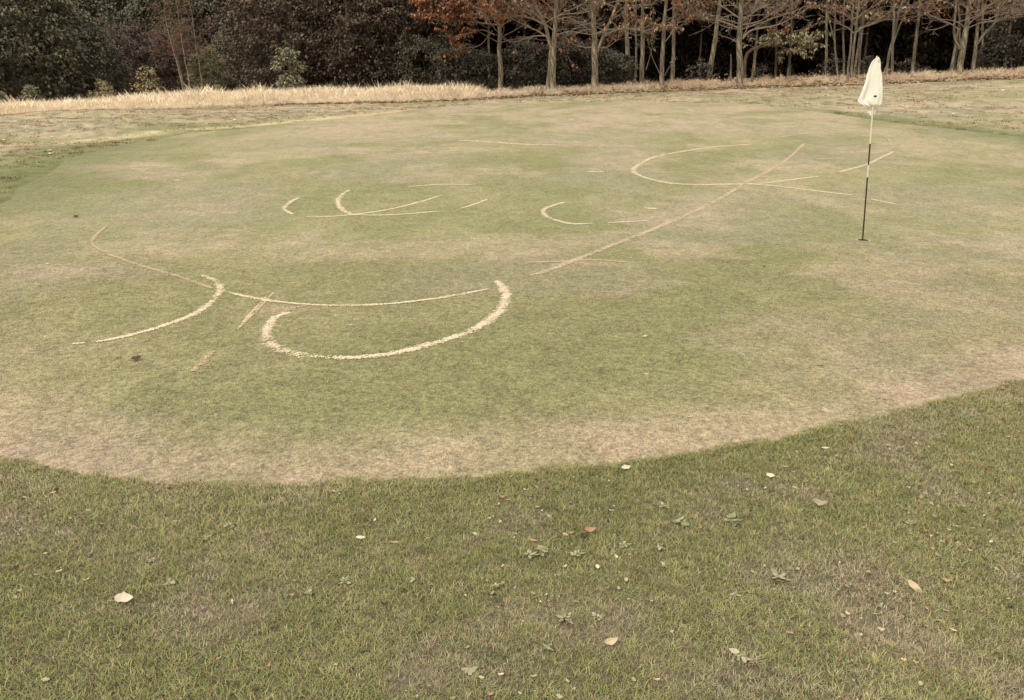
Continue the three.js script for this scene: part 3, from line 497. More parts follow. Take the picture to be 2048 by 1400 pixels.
// a foliage mass: leaf clumps hung through an uneven volume
function foliage({ seed, rx, ry, rz, cy, clumps, per, len, pal, clumpR = 0.42, shell = 0.55, skew = 0, gapY = -1e9, wide = 0.3 }) {
  const r = rng(seed), b = leafBuf(), p = V(), dir = V(), nrm = V(), o = V();
  for (let k = 0; k < clumps; k++) {
    rv(r, p); const lump = 0.72 + 0.5 * fbm(p.x * 2.2 + seed, p.z * 2.2 + p.y * 1.7 + 9, 3), q = Math.pow(r(), 1 / 3 * (1 - shell) + 0.04) * lump; p.multiplyScalar(q);
    const wy = p.y < 0 ? 1 : 1 - 0.25 * p.y; const x = p.x * rx * wy + skew * p.y, y = cy + p.y * ry, z = p.z * rz * wy; if (y < gapY) continue;
    const cr = clumpR * (0.6 + 0.8 * r()), tone = pick(r, pal), n = per * (0.6 + 0.8 * r()) | 0;
    for (let j = 0; j < n; j++) {
      rv(r, o).multiplyScalar(cr * Math.cbrt(r())); o.y *= 0.62; const ly = y + o.y; if (ly < 0.02) continue;
      dir.set(p.x * 0.7 + (r() - 0.5) * 1.6, -0.35 + (r() - 0.5) * 0.9, p.z * 0.7 + (r() - 0.5) * 1.6); nrm.set((r() - 0.5) * 1.1, 1, (r() - 0.5) * 1.1);
      const l = len * (0.6 + 0.8 * r()), v = 0.8 + 0.4 * r(); addLeaf(b, x + o.x, ly, z + o.z, dir, nrm, l, l * wide, mix3(tone, pick(r, pal), 0.35).map(t => t * v));
    }
  }
  return leafGeom(b);
}
const DULL = [[0.27, 0.115, 0.055], [0.2, 0.085, 0.045], [0.31, 0.16, 0.08], [0.24, 0.13, 0.075]];
// limbs that divide; collects tubes and hangs leaves on the last shoots
function limb(out, r, start, dir, len, rad, level, opt) {
  const n = level === 1 ? 9 : level === 2 ? 6 : 4, P = [start.clone()], Rr = [rad], d = dir.clone().normalize(), st = len / n, o = V();
  for (let k = 1; k <= n; k++) {
    rv(r, o).multiplyScalar(0.16 + 0.05 * level); d.add(o); d.y += opt.lift * (k / n > 0.55 ? 0.5 : -0.25) * (level === 1 ? 1 : 0.6); d.normalize(); P.push(P[k - 1].clone().addScaledVector(d, st)); Rr.push(Math.max(0.0045, rad * (1 - 0.82 * k / n)));
  }
  out.tubes.push(tube(P, Rr, level === 1 ? 6 : level === 2 ? 4 : 3));
  if (level < 3) {
    const m = level === 1 ? opt.n2 : opt.n3;
    for (let k = 0; k < m; k++) { const t = 0.22 + 0.78 * (k + r()) / m, i = Math.min(n - 1, Math.floor(t * n)), p = P[i].clone().lerp(P[i + 1], t * n - i), tg = P[i + 1].clone().sub(P[i]).normalize(); rv(r, o); o.y = Math.abs(o.y) * 0.4; tg.multiplyScalar(1.1).addScaledVector(o, 0.85); limb(out, r, p, tg, len * (level === 1 ? 0.5 : 0.5) * (1.15 - 0.6 * t) * (0.6 + 0.6 * r()), Math.max(0.0055, Rr[i] * 0.55), level + 1, opt); }
  }
  if (level >= 2 && opt.leaves) for (let k = 0; k < (level === 3 ? Math.max(2, opt.leaves) : opt.leaves * 0.5); k++) if (r() < opt.leafChance(P[n]) + (P[n].y > 2.5 ? 0.3 : 0)) {
    const t = 0.35 + 0.65 * r(), i = Math.min(n - 1, Math.floor(t * n)), p = P[i].clone().lerp(P[i + 1], r()), dd = V((r() - 0.5) * 1.6, -0.9 * r(), (r() - 0.5) * 1.6), l = opt.leafLen * (0.6 + 0.7 * r()); addLeaf(out.leaf, p.x, p.y, p.z, dd, V((r() - 0.5) * 1.5, 1, (r() - 0.5) * 1.5), l, l * 0.27, pick(r, p.y > 2.2 && r() < 0.7 ? DULL : opt.pal));
  }
}
/* a tree by its stems: every stem is a run of [column, row] points at distance d; the first point stands on the ground */
function stemTree(name, label, { d, stems, seed, from = 70, count = 16, len = 2.7, bark = barkGrey, twig = twigMat, n2 = 8, n3 = 5, leaves = 1, leafLen = 0.13, leafChance = () => 0.25, pal, lift = 0.12, topY = 7.5, extra = [], toward = 0, group = 'bare edge trees' }) {
  const r = rng(seed), p0 = stand(stems[0].p[0][0], d), root = thing(name, label, 'tree', p0, group), trunks = [], out = { tubes: [], leaf: leafBuf() };
  for (const s of stems) {
    const sd = s.d ?? d, dz = (s.dz ?? 0); let P = s.p.map(([px, row], i) => { const q = at(px, row, sd); q.z += dz * i; return q; });
    if (s.ground !== false) { const g = height(P[0].x, P[0].z); P[0].y = g - 0.12; }
    let rad = s.w * mPerPx(sd) / 2; const topP = P[P.length - 1], v = topP.clone().sub(P[P.length - 2]).normalize();
    if (!s.stop) { for (let k = 1; k <= 4; k++) { v.add(V((r() - 0.5) * 0.3, 0.25, (r() - 0.5) * 0.3)).normalize(); P.push(P[P.length - 1].clone().addScaledVector(v, (p0.y + topY - topP.y) / 4)); } }
    const c = new THREE.CatmullRomCurve3(P, false, 'centripetal'), L = c.getLength(), n = Math.max(14, Math.round(L * 5)), Q2 = [], Rr = [], wob = s.wob ?? 0.022;
    for (let i = 0; i <= n; i++) { const t = i / n, q = c.getPointAt(t), hgt = t * L; q.x += wob * (noise(hgt * 1.7, seed + 3) - 0.5) * 2 * sm(0, 0.2, t); q.z += wob * (noise(hgt * 1.7, seed + 13) - 0.5) * 2; Q2.push(q.sub(p0)); Rr.push(rad * (1 + (s.ground === false ? 0 : 0.55) * Math.exp(-hgt / 0.16)) * lerp(1, s.stop ? 0.5 : 0.12, Math.pow(t, 1.1)) * (0.95 + 0.1 * noise(hgt * 4, seed))); }
    trunks.push(tube(Q2, Rr, 10));
    const y0 = rowY(s.from ?? from, sd) - p0.y, m = Math.round((s.count ?? count) * 1.2);
    if (m) { const idxs = Q2.map((q, i) => i).filter(i => Q2[i].y > y0 && i < n); if (idxs.length) for (let k = 0; k < m; k++) {
      const f = Math.pow((k + r() * 0.9) / m, 1.35), i = idxs[Math.min(idxs.length - 1, Math.floor(f * idxs.length))], a = k * 2.4 + r() * 1.2, el = lerp(0.42, 0.9, f) + (r() - 0.5) * 0.3, dir = V(Math.cos(a), Math.tan(el), Math.sin(a) * 0.8 + toward);
      limb(out, r, Q2[i], dir, len * lerp(1, 0.45, f) * (0.7 + 0.5 * r()), Math.min(Rr[i] * 0.42, 0.023), 1, { n2, n3, leaves, leafLen, leafChance: q => leafChance(q, p0), pal, lift });
    } }
  }
  for (const e of extra) { // named boughs drawn by pixels
    const P = e.p.map(([px, row], i) => { const q = at(px, row, e.d ?? d); q.z += (e.dz ?? 0) * i; return q.sub(p0); }), c = new THREE.CatmullRomCurve3(P, false, 'centripetal'), n = 16, Q2 = c.getPoints(n), rad = e.w * 0.72 * mPerPx(d) / 2; const Rr = Q2.map((q, i) => rad * (1 - 0.75 * i / n)); out.tubes.push(tube(Q2, Rr, 6));
    for (let k = 0; k < (e.shoots ?? 7); k++) { const t = 0.25 + 0.75 * r(), i = Math.min(n - 1, Math.floor(t * n)), tg = Q2[i + 1].clone().sub(Q2[i]).normalize(), o = rv(r, V()); o.y = o.y * 0.5 + 0.2; limb(out, r, Q2[i], tg.addScaledVector(o, 0.8), 0.45 + 0.7 * r(), Math.max(0.006, Rr[i] * 0.5), 2, { n2, n3, leaves, leafLen, leafChance: q => leafChance(q, p0), pal, lift }); }
  }
  mesh('trunk', mergeGeometries(trunks), bark, root);
  if (out.tubes.length) mesh('branches', mergeGeometries(out.tubes), twig, root);
  if (out.leaf.idx.length) mesh('leaves', leafGeom(out.leaf), leafMat, root);
  return root;
}
const RUST = [[0.36, 0.11, 0.045], [0.25, 0.075, 0.035], [0.4, 0.17, 0.07], [0.15, 0.05, 0.03], [0.2, 0.1, 0.05]], GOLD = [[0.45, 0.3, 0.14], [0.4, 0.22, 0.1], [0.5, 0.38, 0.2], [0.3, 0.24, 0.12]], SAGE = [[0.16, 0.15, 0.085], [0.22, 0.2, 0.12], [0.28, 0.25, 0.17], [0.2, 0.14, 0.08]];

// edge trees, from the rust one to the end of the row
stemTree('beech_tree', 'rust leaved tree with a single grey trunk in front of dark shrubs', { d: 37.5, seed: 301, stems: [{ p: [[1000, 178], [1001, 140], [998, 100], [1000, 60], [990, 20], [985, 0]], w: 10.5, from: 95, count: 22 }], len: 4.0, n2: 9, n3: 5, leaves: 13, leafLen: 0.14, pal: RUST, twig: twigBrown, leafChance: (q, p) => (q.y > 1.9 + 0.5 * noise(q.x * 2, q.z * 2) ? (q.x < 0.3 ? 0.85 : 0.7) : 0.2), lift: 0.1, extra: [{ p: [[990, 70], [965, 60], [940, 66], [905, 75], [880, 70]], w: 4 }, { p: [[985, 62], [960, 90], [935, 96], [905, 96]], w: 3 }, { p: [[996, 50], [950, 45], [900, 40], [850, 35]], w: 5, shoots: 16 }, { p: [[994, 30], [940, 12], [880, 5], [840, -5]], w: 5, shoots: 22 }, { p: [[994, 20], [930, 30], [870, 22], [845, 14]], w: 5, shoots: 22 }] });
stemTree('bare_tree', 'nearly bare tree with two trunks fused at the foot, next to the rust tree', { d: 36.2, seed: 302, stems: [{ p: [[1107, 178], [1105, 140], [1108, 100], [1110, 60], [1112, 20], [1114, 0]], w: 13, from: 75, count: 17 }, { p: [[1096, 178], [1098, 140], [1101, 100]], w: 9, stop: true, count: 0 }, { p: [[1104, 104], [1097, 75], [1088, 45], [1075, 18], [1066, 0]], w: 8, ground: false, from: 55, count: 13 }], len: 3.0, pal: GOLD, leafChance: () => 0.05, extra: [{ p: [[1093, 72], [1070, 72], [1050, 78], [1025, 84], [1005, 78]], w: 4 }, { p: [[1094, 74], [1075, 62], [1045, 48], [1020, 35], [985, 20]], w: 4.5, shoots: 14 }, { p: [[1089, 50], [1060, 36], [1030, 30], [995, 34], [978, 40]], w: 4, shoots: 12 }, { p: [[1087, 40], [1050, 18], [1010, 30], [985, 8], [975, -5]], w: 4, shoots: 12 }, { p: [[1111, 40], [1135, 35], [1165, 50], [1178, 48]], w: 3.5 }] });
stemTree('bare_tree', 'straight grey tree with a forked right arm and gold leaves, next to the fused pair', { d: 36.2, seed: 303, stems: [{ p: [[1189, 178], [1190, 140], [1189, 95], [1187, 50], [1186, 20], [1185, 0]], w: 14, from: 70, count: 15 }, { p: [[1193, 106], [1202, 85], [1212, 60], [1224, 35], [1232, 10], [1236, 0]], w: 7, ground: false, from: 70, count: 12 }], len: 2.6, leaves: 2, leafLen: 0.15, pal: GOLD, leafChance: (q) => (q.x > 0.2 ? 0.38 : 0.07), extra: [{ p: [[1196, 96], [1215, 94], [1235, 80], [1258, 75]], w: 3 }, { p: [[1205, 76], [1232, 60], [1250, 45], [1266, 32]], w: 3.4, shoots: 9 }, { p: [[1222, 42], [1240, 58], [1262, 68], [1280, 70], [1300, 64]], w: 2.6 }, { p: [[1185, 95], [1165, 94], [1150, 90], [1142, 82]], w: 2.8 }, { p: [[1186, 60], [1165, 60], [1150, 68], [1132, 58]], w: 2.8 }] });
stemTree('bare_tree', 'slim grey tree with hanging leaf clusters, beside two shaded trunks', { d: 36.4, seed: 304, stems: [{ p: [[1323, 178], [1324, 140], [1326, 100], [1328, 60], [1330, 30], [1332, 0]], w: 9.5, from: 60, count: 12 }], len: 2.2, leaves: 4, leafLen: 0.15, pal: SAGE, leafChance: () => 0.5, extra: [{ p: [[1319, 146], [1305, 115], [1298, 90], [1290, 75]], w: 2, shoots: 2 }, { p: [[1292, 140], [1302, 105], [1312, 70]], w: 2, shoots: 2 }, { p: [[1330, 84], [1345, 65], [1358, 52], [1375, 48]], w: 3, shoots: 10 }, { p: [[1331, 60], [1348, 35], [1358, 12], [1366, -5]], w: 3.4, shoots: 8 }, { p: [[1329, 152], [1336, 138], [1342, 128]], w: 1.6, shoots: 1 }] });
stemTree('bare_tree', 'grey tree spreading like an umbrella beside a bent brown trunk', { d: 36.0, seed: 305, stems: [{ p: [[1479, 179], [1480, 140], [1479, 100], [1480, 60], [1482, 25], [1483, 0]], w: 13, from: 62, count: 28 }], len: 3.1, n2: 8, pal: SAGE, leafChance: () => 0.1, lift: 0.1, extra: [{ p: [[1485, 78], [1500, 62], [1530, 55], [1560, 48], [1590, 32], [1625, 10]], w: 5.5, shoots: 16 }, { p: [[1486, 74], [1497, 50], [1505, 25], [1512, 0]], w: 4, shoots: 9 }, { p: [[1476, 56], [1450, 45], [1425, 40], [1400, 34], [1382, 15]], w: 5, shoots: 12 }, { p: [[1478, 36], [1455, 20], [1430, 5], [1412, -6]], w: 4.5, shoots: 10 }, { p: [[1475, 85], [1460, 77], [1445, 72], [1432, 68]], w: 2.6, shoots: 3 }, { p: [[1484, 50], [1520, 42], [1545, 26], [1575, 6]], w: 4, shoots: 12 }, { p: [[1479, 34], [1495, 34], [1515, 20], [1540, 8], [1560, -8]], w: 4, shoots: 10 }] });
stemTree('bent_tree', 'brown trunk bent over to one side behind the umbrella tree', { d: 38.2, seed: 306, bark: barkBrown, twig: twigBrown, stems: [{ p: [[1488, 172], [1489, 130], [1496, 105], [1515, 95], [1541, 87], [1560, 70]], w: 8, stop: true, from: 100, count: 6 }], len: 1.3, leaves: 7, leafLen: 0.17, pal: [[0.3, 0.28, 0.18], [0.38, 0.35, 0.24], [0.2, 0.2, 0.1], [0.33, 0.27, 0.14]], leafChance: q => q.x > 1 ? 0.9 : 0.1, extra: [{ p: [[1540, 86], [1560, 78], [1585, 82], [1605, 78], [1625, 82]], w: 3, shoots: 16 }, { p: [[1535, 85], [1555, 92], [1580, 98]], w: 3, shoots: 9 }], group: 'trunks inside the wood' });
stemTree('bare_tree', 'slim grey double stem under the leafy bough beside the bent trunk', { d: 38.6, seed: 307, stems: [{ p: [[1575, 160], [1578, 130], [1583, 90], [1584, 40], [1585, 0]], w: 4.5, count: 4 }, { p: [[1579, 160], [1581, 130]], w: 3, stop: true, count: 0 }], len: 1.6, pal: SAGE, leafChance: () => 0.2, group: 'trunks inside the wood' });
stemTree('bare_tree', 'slim mossy stem under the leafy bough, left of the double stem', { d: 38.8, seed: 308, bark: barkBrown, stems: [{ p: [[1551, 158], [1552, 130], [1552, 90], [1553, 40], [1555, 0]], w: 5, count: 3 }], len: 1.5, pal: SAGE, leafChance: () => 0.2, group: 'trunks inside the wood' });
stemTree('bare_tree', 'pale slender tree with low spreading boughs in the clump of stems behind the flag', { d: 36.8, seed: 309, stems: [{ p: [[1703, 164], [1704, 130], [1707, 90], [1711, 65], [1714, 35], [1718, 0]], w: 5.5, from: 62, count: 15 }, { p: [[1695, 163], [1697, 130], [1701, 90], [1703, 60], [1705, 20]], w: 4.5, from: 45, count: 6 }], len: 2.6, leaves: 2, pal: GOLD, leafChance: () => 0.1, extra: [{ p: [[1711, 66], [1725, 55], [1745, 48], [1762, 36], [1790, 16]], w: 4.2, shoots: 12 }, { p: [[1707, 66], [1695, 55], [1683, 50], [1670, 35], [1655, 22]], w: 3.6, shoots: 8 }, { p: [[1710, 50], [1698, 36], [1685, 25], [1675, 10]], w: 3, shoots: 8 }] });
stemTree('bare_tree', 'pale thin leaning stem with a fork, first of the clump behind the flag', { d: 37.4, seed: 310, stems: [{ p: [[1676, 158], [1673, 120], [1670, 80], [1670, 40], [1671, 0]], w: 4.5, from: 50, count: 7 }, { p: [[1668, 80], [1661, 50], [1656, 20], [1654, 0]], w: 2.6, ground: false, count: 3 }], len: 1.9, pal: GOLD, leafChance: () => 0.1 });
stemTree('bare_tree', 'straight dappled stem in the middle of the clump behind the flag', { d: 37.6, seed: 311, stems: [{ p: [[1687, 160], [1688, 120], [1687, 70], [1688, 0]], w: 4.5, from: 30, count: 5 }], len: 1.6, pal: GOLD, leafChance: () => 0.1 });
stemTree('bare_tree', 'grey leaning stem, last of the clump behind the flag', { d: 38.0, seed: 312, stems: [{ p: [[1716, 157], [1719, 120], [1722, 85], [1725, 50], [1728, 0]], w: 5, from: 60, count: 7 }], len: 1.8, pal: GOLD, leafChance: () => 0.1 });
stemTree('bare_tree', 'grey stem leaning over with a forked partner, just right of the flag', { d: 37.6, seed: 313, stems: [{ p: [[1773, 154], [1776, 120], [1783, 88], [1790, 60], [1798, 25], [1806, 0]], w: 5.5, from: 45, count: 9 }, { p: [[1781, 100], [1790, 76], [1799, 52], [1808, 35], [1816, 5]], w: 4, ground: false, from: 50, count: 5 }], len: 2.0, pal: GOLD, leafChance: () => 0.12 });
stemTree('bare_tree', 'plain straight trunk standing alone between the flag and the forked trees', { d: 38.4, seed: 314, stems: [{ p: [[1824, 151], [1828, 115], [1833, 70], [1838, 30], [1840, 0]], w: 7, from: 35, count: 8 }], len: 2.2, pal: GOLD, leafChance: () => 0.1 });
stemTree('bare_tree', 'stout grey tree splitting into three stems, the larger of two forked neighbours', { d: 37.0, seed: 315, stems: [{ p: [[1918, 153], [1922, 120], [1928, 85], [1933, 55], [1936, 30], [1940, 0]], w: 12.5, from: 60, count: 14 }, { p: [[1919, 98], [1911, 80], [1908, 55], [1911, 25], [1914, 0]], w: 5, ground: false, from: 50, count: 7 }, { p: [[1920, 98], [1920, 70], [1919, 40], [1917, 10]], w: 2.8, ground: false, from: 40, count: 3 }], len: 2.6, pal: RUST, leafChance: () => 0.12, extra: [{ p: [[1919, 60], [1900, 47], [1880, 40], [1855, 26], [1830, 5]], w: 4, shoots: 10 }, { p: [[1898, 48], [1880, 56], [1860, 60], [1845, 54]], w: 2.6, shoots: 3 }, { p: [[1934, 52], [1950, 36], [1970, 18], [1995, -2]], w: 5, shoots: 12 }] });
stemTree('bare_tree', 'forked grey tree with a right arm reaching out, smaller neighbour of the stout one', { d: 37.2, seed: 316, stems: [{ p: [[1945, 153], [1948, 120], [1952, 85], [1955, 60], [1956, 35], [1957, 0]], w: 7.5, from: 55, count: 9 }, { p: [[1953, 90], [1964, 74], [1976, 60], [1990, 45], [1996, 20], [2000, 0]], w: 5.5, ground: false, from: 60, count: 8 }], len: 2.2, pal: RUST, leafChance: () => 0.16, extra: [{ p: [[1990, 46], [2010, 35], [2030, 26], [2050, 18]], w: 3, shoots: 8 }] });
stemTree('bare_tree', 'greyish trunk rising out of the evergreen shrub at the end of the row', { d: 38.6, seed: 317, stems: [{ p: [[2008, 152], [2012, 110], [2018, 70], [2024, 35], [2030, 0]], w: 6, from: 45, count: 8 }], len: 2.0, pal: GOLD, leafChance: () => 0.12 });
stemTree('broken_stem', 'short broken pale stem beside the umbrella tree', { d: 36.8, seed: 318, stems: [{ p: [[1463, 176], [1462, 140], [1461, 108]], w: 4.5, stop: true, count: 0 }], pal: GOLD, group: undefined });
for (const [i, px, d, w, p2, lab] of [[0, 1258, 42.5, 11, 1252, 'broad trunk in the shade, left one of a close pair'], [1, 1283, 42.5, 10, 1286, 'broad trunk in the shade, right one of a close pair'], [2, 1271, 44.5, 5, 1272, 'narrow dark trunk standing between the shaded pair'], [3, 1415, 42.8, 11, 1440, 'leaning trunk in the shade left of the umbrella tree'], [4, 1650, 42.5, 6, 1655, 'dim trunk in front of dark shrubs by the stem clump'], [5, 1345, 44, 8, 1348, 'dim trunk in the shade right of the slim grey tree'], [6, 1962, 43, 5, 1966, 'dim thin trunk behind the forked neighbours'], [7, 1783, 43, 6, 1788, 'dim trunk behind the leaning stem by the flag']])
  stemTree('shaded_tree', lab, { d, seed: 330 + i, bark: barkGrey, stems: [{ p: [[px, 172], [lerp(px, p2, 0.3), 130], [lerp(px, p2, 0.6), 80], [p2, 0]], w, from: 20, count: 5 }], len: 1.8, pal: SAGE, leafChance: () => 0.1, group: 'trunks inside the wood' });
console.log('edge trees done');

// leafy trees and shrubs: one of each kind, then copies
const PAL = {
  olive: [[0.082, 0.075, 0.04], [0.11, 0.102, 0.055], [0.06, 0.052, 0.03], [0.14, 0.125, 0.075]],
  brown: [[0.115, 0.07, 0.055], [0.09, 0.052, 0.04], [0.145, 0.1, 0.075], [0.08, 0.06, 0.04]],
  beech: [[0.10, 0.055, 0.038], [0.085, 0.07, 0.045], [0.15, 0.125, 0.085], [0.07, 0.045, 0.03]],
  holly: [[0.07, 0.058, 0.036], [0.10, 0.09, 0.06], [0.055, 0.04, 0.028], [0.13, 0.115, 0.08]],
  ash: [[0.09, 0.095, 0.055], [0.12, 0.12, 0.07], [0.075, 0.07, 0.045]],
  lime: [[0.2, 0.185, 0.085], [0.15, 0.135, 0.065], [0.23, 0.21, 0.105]],
  sapling: [[0.33, 0.27, 0.13], [0.26, 0.22, 0.11], [0.38, 0.31, 0.17], [0.2, 0.18, 0.09]],
  sageling: [[0.22, 0.22, 0.13], [0.28, 0.27, 0.17], [0.16, 0.16, 0.09]],
  yew: [[0.06, 0.052, 0.034], [0.085, 0.07, 0.045], [0.07, 0.05, 0.034]],
};
const kinds = {};
function trunkFor(seed, h, r0, lean = 0) { const r = rng(seed), P = [], Rr = []; for (let k = 0; k <= 9; k++) { const t = k / 9; P.push(V(lean * t * h + (r() - 0.5) * 0.12 * t, -0.15 + t * h, (r() - 0.5) * 0.12 * t)); Rr.push(r0 * (1 + 0.6 * Math.exp(-t * 12)) * (1 - 0.8 * t)); } const parts = [tube(P, Rr, 8)]; for (let k = 0; k < 7; k++) { const i = 3 + (r() * 5 | 0), a = k * 2.3 + r(), L = h * 0.3 * (0.6 + 0.6 * r()), Q2 = [], q = []; for (let s = 0; s <= 4; s++) { Q2.push(P[i].clone().add(V(Math.cos(a) * L * s / 4, L * 0.55 * s / 4, Math.sin(a) * L * s / 4))); q.push(Math.max(0.01, Rr[i] * 0.5 * (1 - 0.8 * s / 4))); } parts.push(tube(Q2, q, 5)); } return mergeGeometries(parts); }
function kind(key, name, tr, fo, bark = barkGrey) { kinds[key] = { name, trunk: trunkFor(...tr), crown: foliage(fo), bark, used: 0 }; }
kind('oak', 'broadleaf_tree', [401, 6.5, 0.2], { seed: 402, rx: 4.3, ry: 4.4, rz: 3.6, cy: 4.1, clumps: 900, per: 34, len: 0.19, pal: PAL.olive, clumpR: 0.5, shell: 0.75 });
kind('brown', 'autumn_tree', [411, 5.5, 0.14], { seed: 412, rx: 2.8, ry: 3.8, rz: 2.6, cy: 3.6, clumps: 620, per: 34, len: 0.13, pal: PAL.brown, clumpR: 0.42, shell: 0.7 });
kind('beech', 'beech_tree', [421, 7, 0.22], { seed: 422, rx: 3.8, ry: 4.6, rz: 3.0, cy: 4.2, clumps: 1000, per: 32, len: 0.17, pal: PAL.beech, clumpR: 0.45, shell: 0.75 });
kind('lime', 'round_bush', [431, 2.0, 0.06], { seed: 432, rx: 1.5, ry: 1.9, rz: 1.4, cy: 1.9, clumps: 300, per: 30, len: 0.11, pal: PAL.lime, clumpR: 0.3, shell: 0.75 });
kind('blue', 'distant_tree', [441, 7, 0.22], { seed: 442, rx: 3.9, ry: 4.2, rz: 3.6, cy: 4.6, clumps: 420, per: 26, len: 0.3, pal: PAL.ash, clumpR: 0.65, shell: 0.8 });
kind('holly', 'evergreen_shrub', [451, 1.9, 0.05], { seed: 452, rx: 1.7, ry: 1.5, rz: 1.4, cy: 1.35, clumps: 360, per: 26, len: 0.13, pal: PAL.holly, clumpR: 0.34, shell: 0.65 });
kind('deep', 'wood_tree', [461, 9.5, 0.075], { seed: 462, rx: 3.3, ry: 3.4, rz: 3.3, cy: 7.4, clumps: 360, per: 24, len: 0.34, pal: PAL.yew, clumpR: 0.7, shell: 0.5 });
kind('thicket', 'thicket_tree', [471, 6.5, 0.14], { seed: 472, rx: 2.9, ry: 4.4, rz: 2.4, cy: 4.1, clumps: 520, per: 26, len: 0.26, pal: PAL.yew, clumpR: 0.6, shell: 0.6 });
kind('sprout', 'woodland_shrub', [485, 1.2, 0.015], { seed: 486, rx: 0.8, ry: 0.6, rz: 0.7, cy: 0.72, clumps: 44, per: 9, len: 0.13, pal: PAL.holly, clumpR: 0.2, shell: 0.4 });
kind('sapling', 'sapling', [481, 1.0, 0.016], { seed: 482, rx: 0.42, ry: 0.62, rz: 0.4, cy: 0.85, clumps: 46, per: 16, len: 0.085, pal: PAL.sapling, clumpR: 0.16, shell: 0.5 });
kind('sage', 'pale_shrub', [491, 1.5, 0.02], { seed: 492, rx: 0.6, ry: 1.1, rz: 0.55, cy: 1.25, clumps: 80, per: 18, len: 0.11, pal: PAL.sageling, clumpR: 0.2, shell: 0.5 });
function plant(key, px, d, s, label, { turn = 0, sy = 1, group, dy = 0, cat = 'tree', x } = {}) {
  const k = kinds[key], p = x === undefined ? stand(px, d) : V(x, height(x, -d), -d), t = thing(k.name, label, cat, p, group); t.position.y += dy; t.rotation.y = turn; t.scale.set(s, s * sy, s);
  mesh('trunk', k.trunk, k.bark, t); mesh('crown', k.crown, leafMat, t); return t;
}
// left of the rust tree
plant('oak', 40, 43, 1.0, 'big dark olive tree, leaves down to the tall grass at the corner of the wood', { turn: 0.4 });
plant('oak', -110, 41, 0.9, 'dark olive tree beside the big corner tree, over the small sage bushes', { turn: 2.2 });
plant('oak', 165, 46, 0.62, 'lower olive tree sloping down from the big corner tree', { turn: 4.0 });
plant('brown', 235, 52, 0.74, 'reddish brown tree behind the lower olive tree', { turn: 0.3 });
plant('brown', 300, 56, 0.78, 'reddish brown tree between the olive tree and the birches', { turn: 1.8 });
plant('brown', 370, 54, 0.72, 'brown twiggy tree directly behind the birch stems', { turn: 3.1 });
plant('lime', 426, 47.6, 0.82, 'round yellow green bush beside the birch stems', { cat: 'bush' });
plant('oak', 490, 51, 0.52, 'small dark green tree beside the round yellow green bush', { turn: 1.2 });
plant('beech', 590, 43.5, 0.88, 'dense copper tinged tree behind the pale shrub', { turn: 0.2 });
plant('beech', 705, 42.5, 0.95, 'dense copper tinged tree in the middle of the leafy wall', { turn: 2.4 });
plant('beech', 815, 42.5, 0.85, 'dense dark tree of the leafy wall next to the rust tree', { turn: 4.4 });
plant('beech', 520, 58, 1.0, 'tall brownish tree rising behind the small dark green tree', { turn: 5.2 });
plant('oak', 445, 66, 1.0, 'tall olive tree behind the round yellow green bush', { turn: 5.5 });
plant('brown', 420, 62, 1.15, 'mauve brown tree high behind the birches', { turn: 4.9 });
// birches
for (const [i, p, lab] of [[0, [[366, 172], [358, 140], [348, 105], [338, 70], [332, 40], [328, 10]], 'thin leaning birch stem, first of four'], [1, [[380, 172], [374, 140], [368, 105], [362, 75], [358, 45], [355, 15]], 'brightest leaning birch stem with a white trunk'], [2, [[372, 172], [360, 140], [350, 100], [344, 65], [340, 35]], 'faint birch stem close behind the leaning birches'], [3, [[404, 172], [400, 140], [396, 115], [391, 88], [388, 60], [384, 30]], 'thin birch stem against the round yellow green bush']])
  stemTree('birch_tree', lab, { d: 45 + i * 0.3, seed: 360 + i, bark: barkBirch, twig: twigBrown, stems: [{ p, w: i === 2 ? 2.2 : 3.2, from: 120, count: 16 }], len: 1.3, n2: 6, n3: 4, leaves: 2, leafLen: 0.06, pal: PAL.brown, leafChance: () => 0.5, lift: -0.05, topY: 5.5, group: 'birch stems' });
// shrubs at the edge of the tall grass
plant('sapling', 215, 37.5, 0.95, 'yellowish sapling in the tall grass below the olive trees', { turn: 1, cat: 'shrub' });
plant('sapling', 190, 37.2, 0.6, 'low yellowish sapling beside the taller yellowish one', { turn: 2, cat: 'shrub' });
plant('sapling', 300, 40, 1.35, 'tallest yellowish sapling, below the reddish brown trees', { turn: 3, cat: 'shrub' });
plant('sapling', 436, 37.5, 0.62, 'single small yellowish sapling in front of the yellow green bush', { turn: 4, cat: 'shrub' });
plant('sage', 583, 39, 1.15, 'tall pale green shrub standing in front of the copper trees', { turn: 0.5, cat: 'shrub' });
plant('sage', 70, 37.4, 0.62, 'small sage bush at the foot of the big corner tree', { turn: 1.5, cat: 'shrub' });
plant('sage', 5, 36.8, 0.55, 'small sage bush at the edge of the tall grass under the corner trees', { turn: 2.5, cat: 'shrub' });
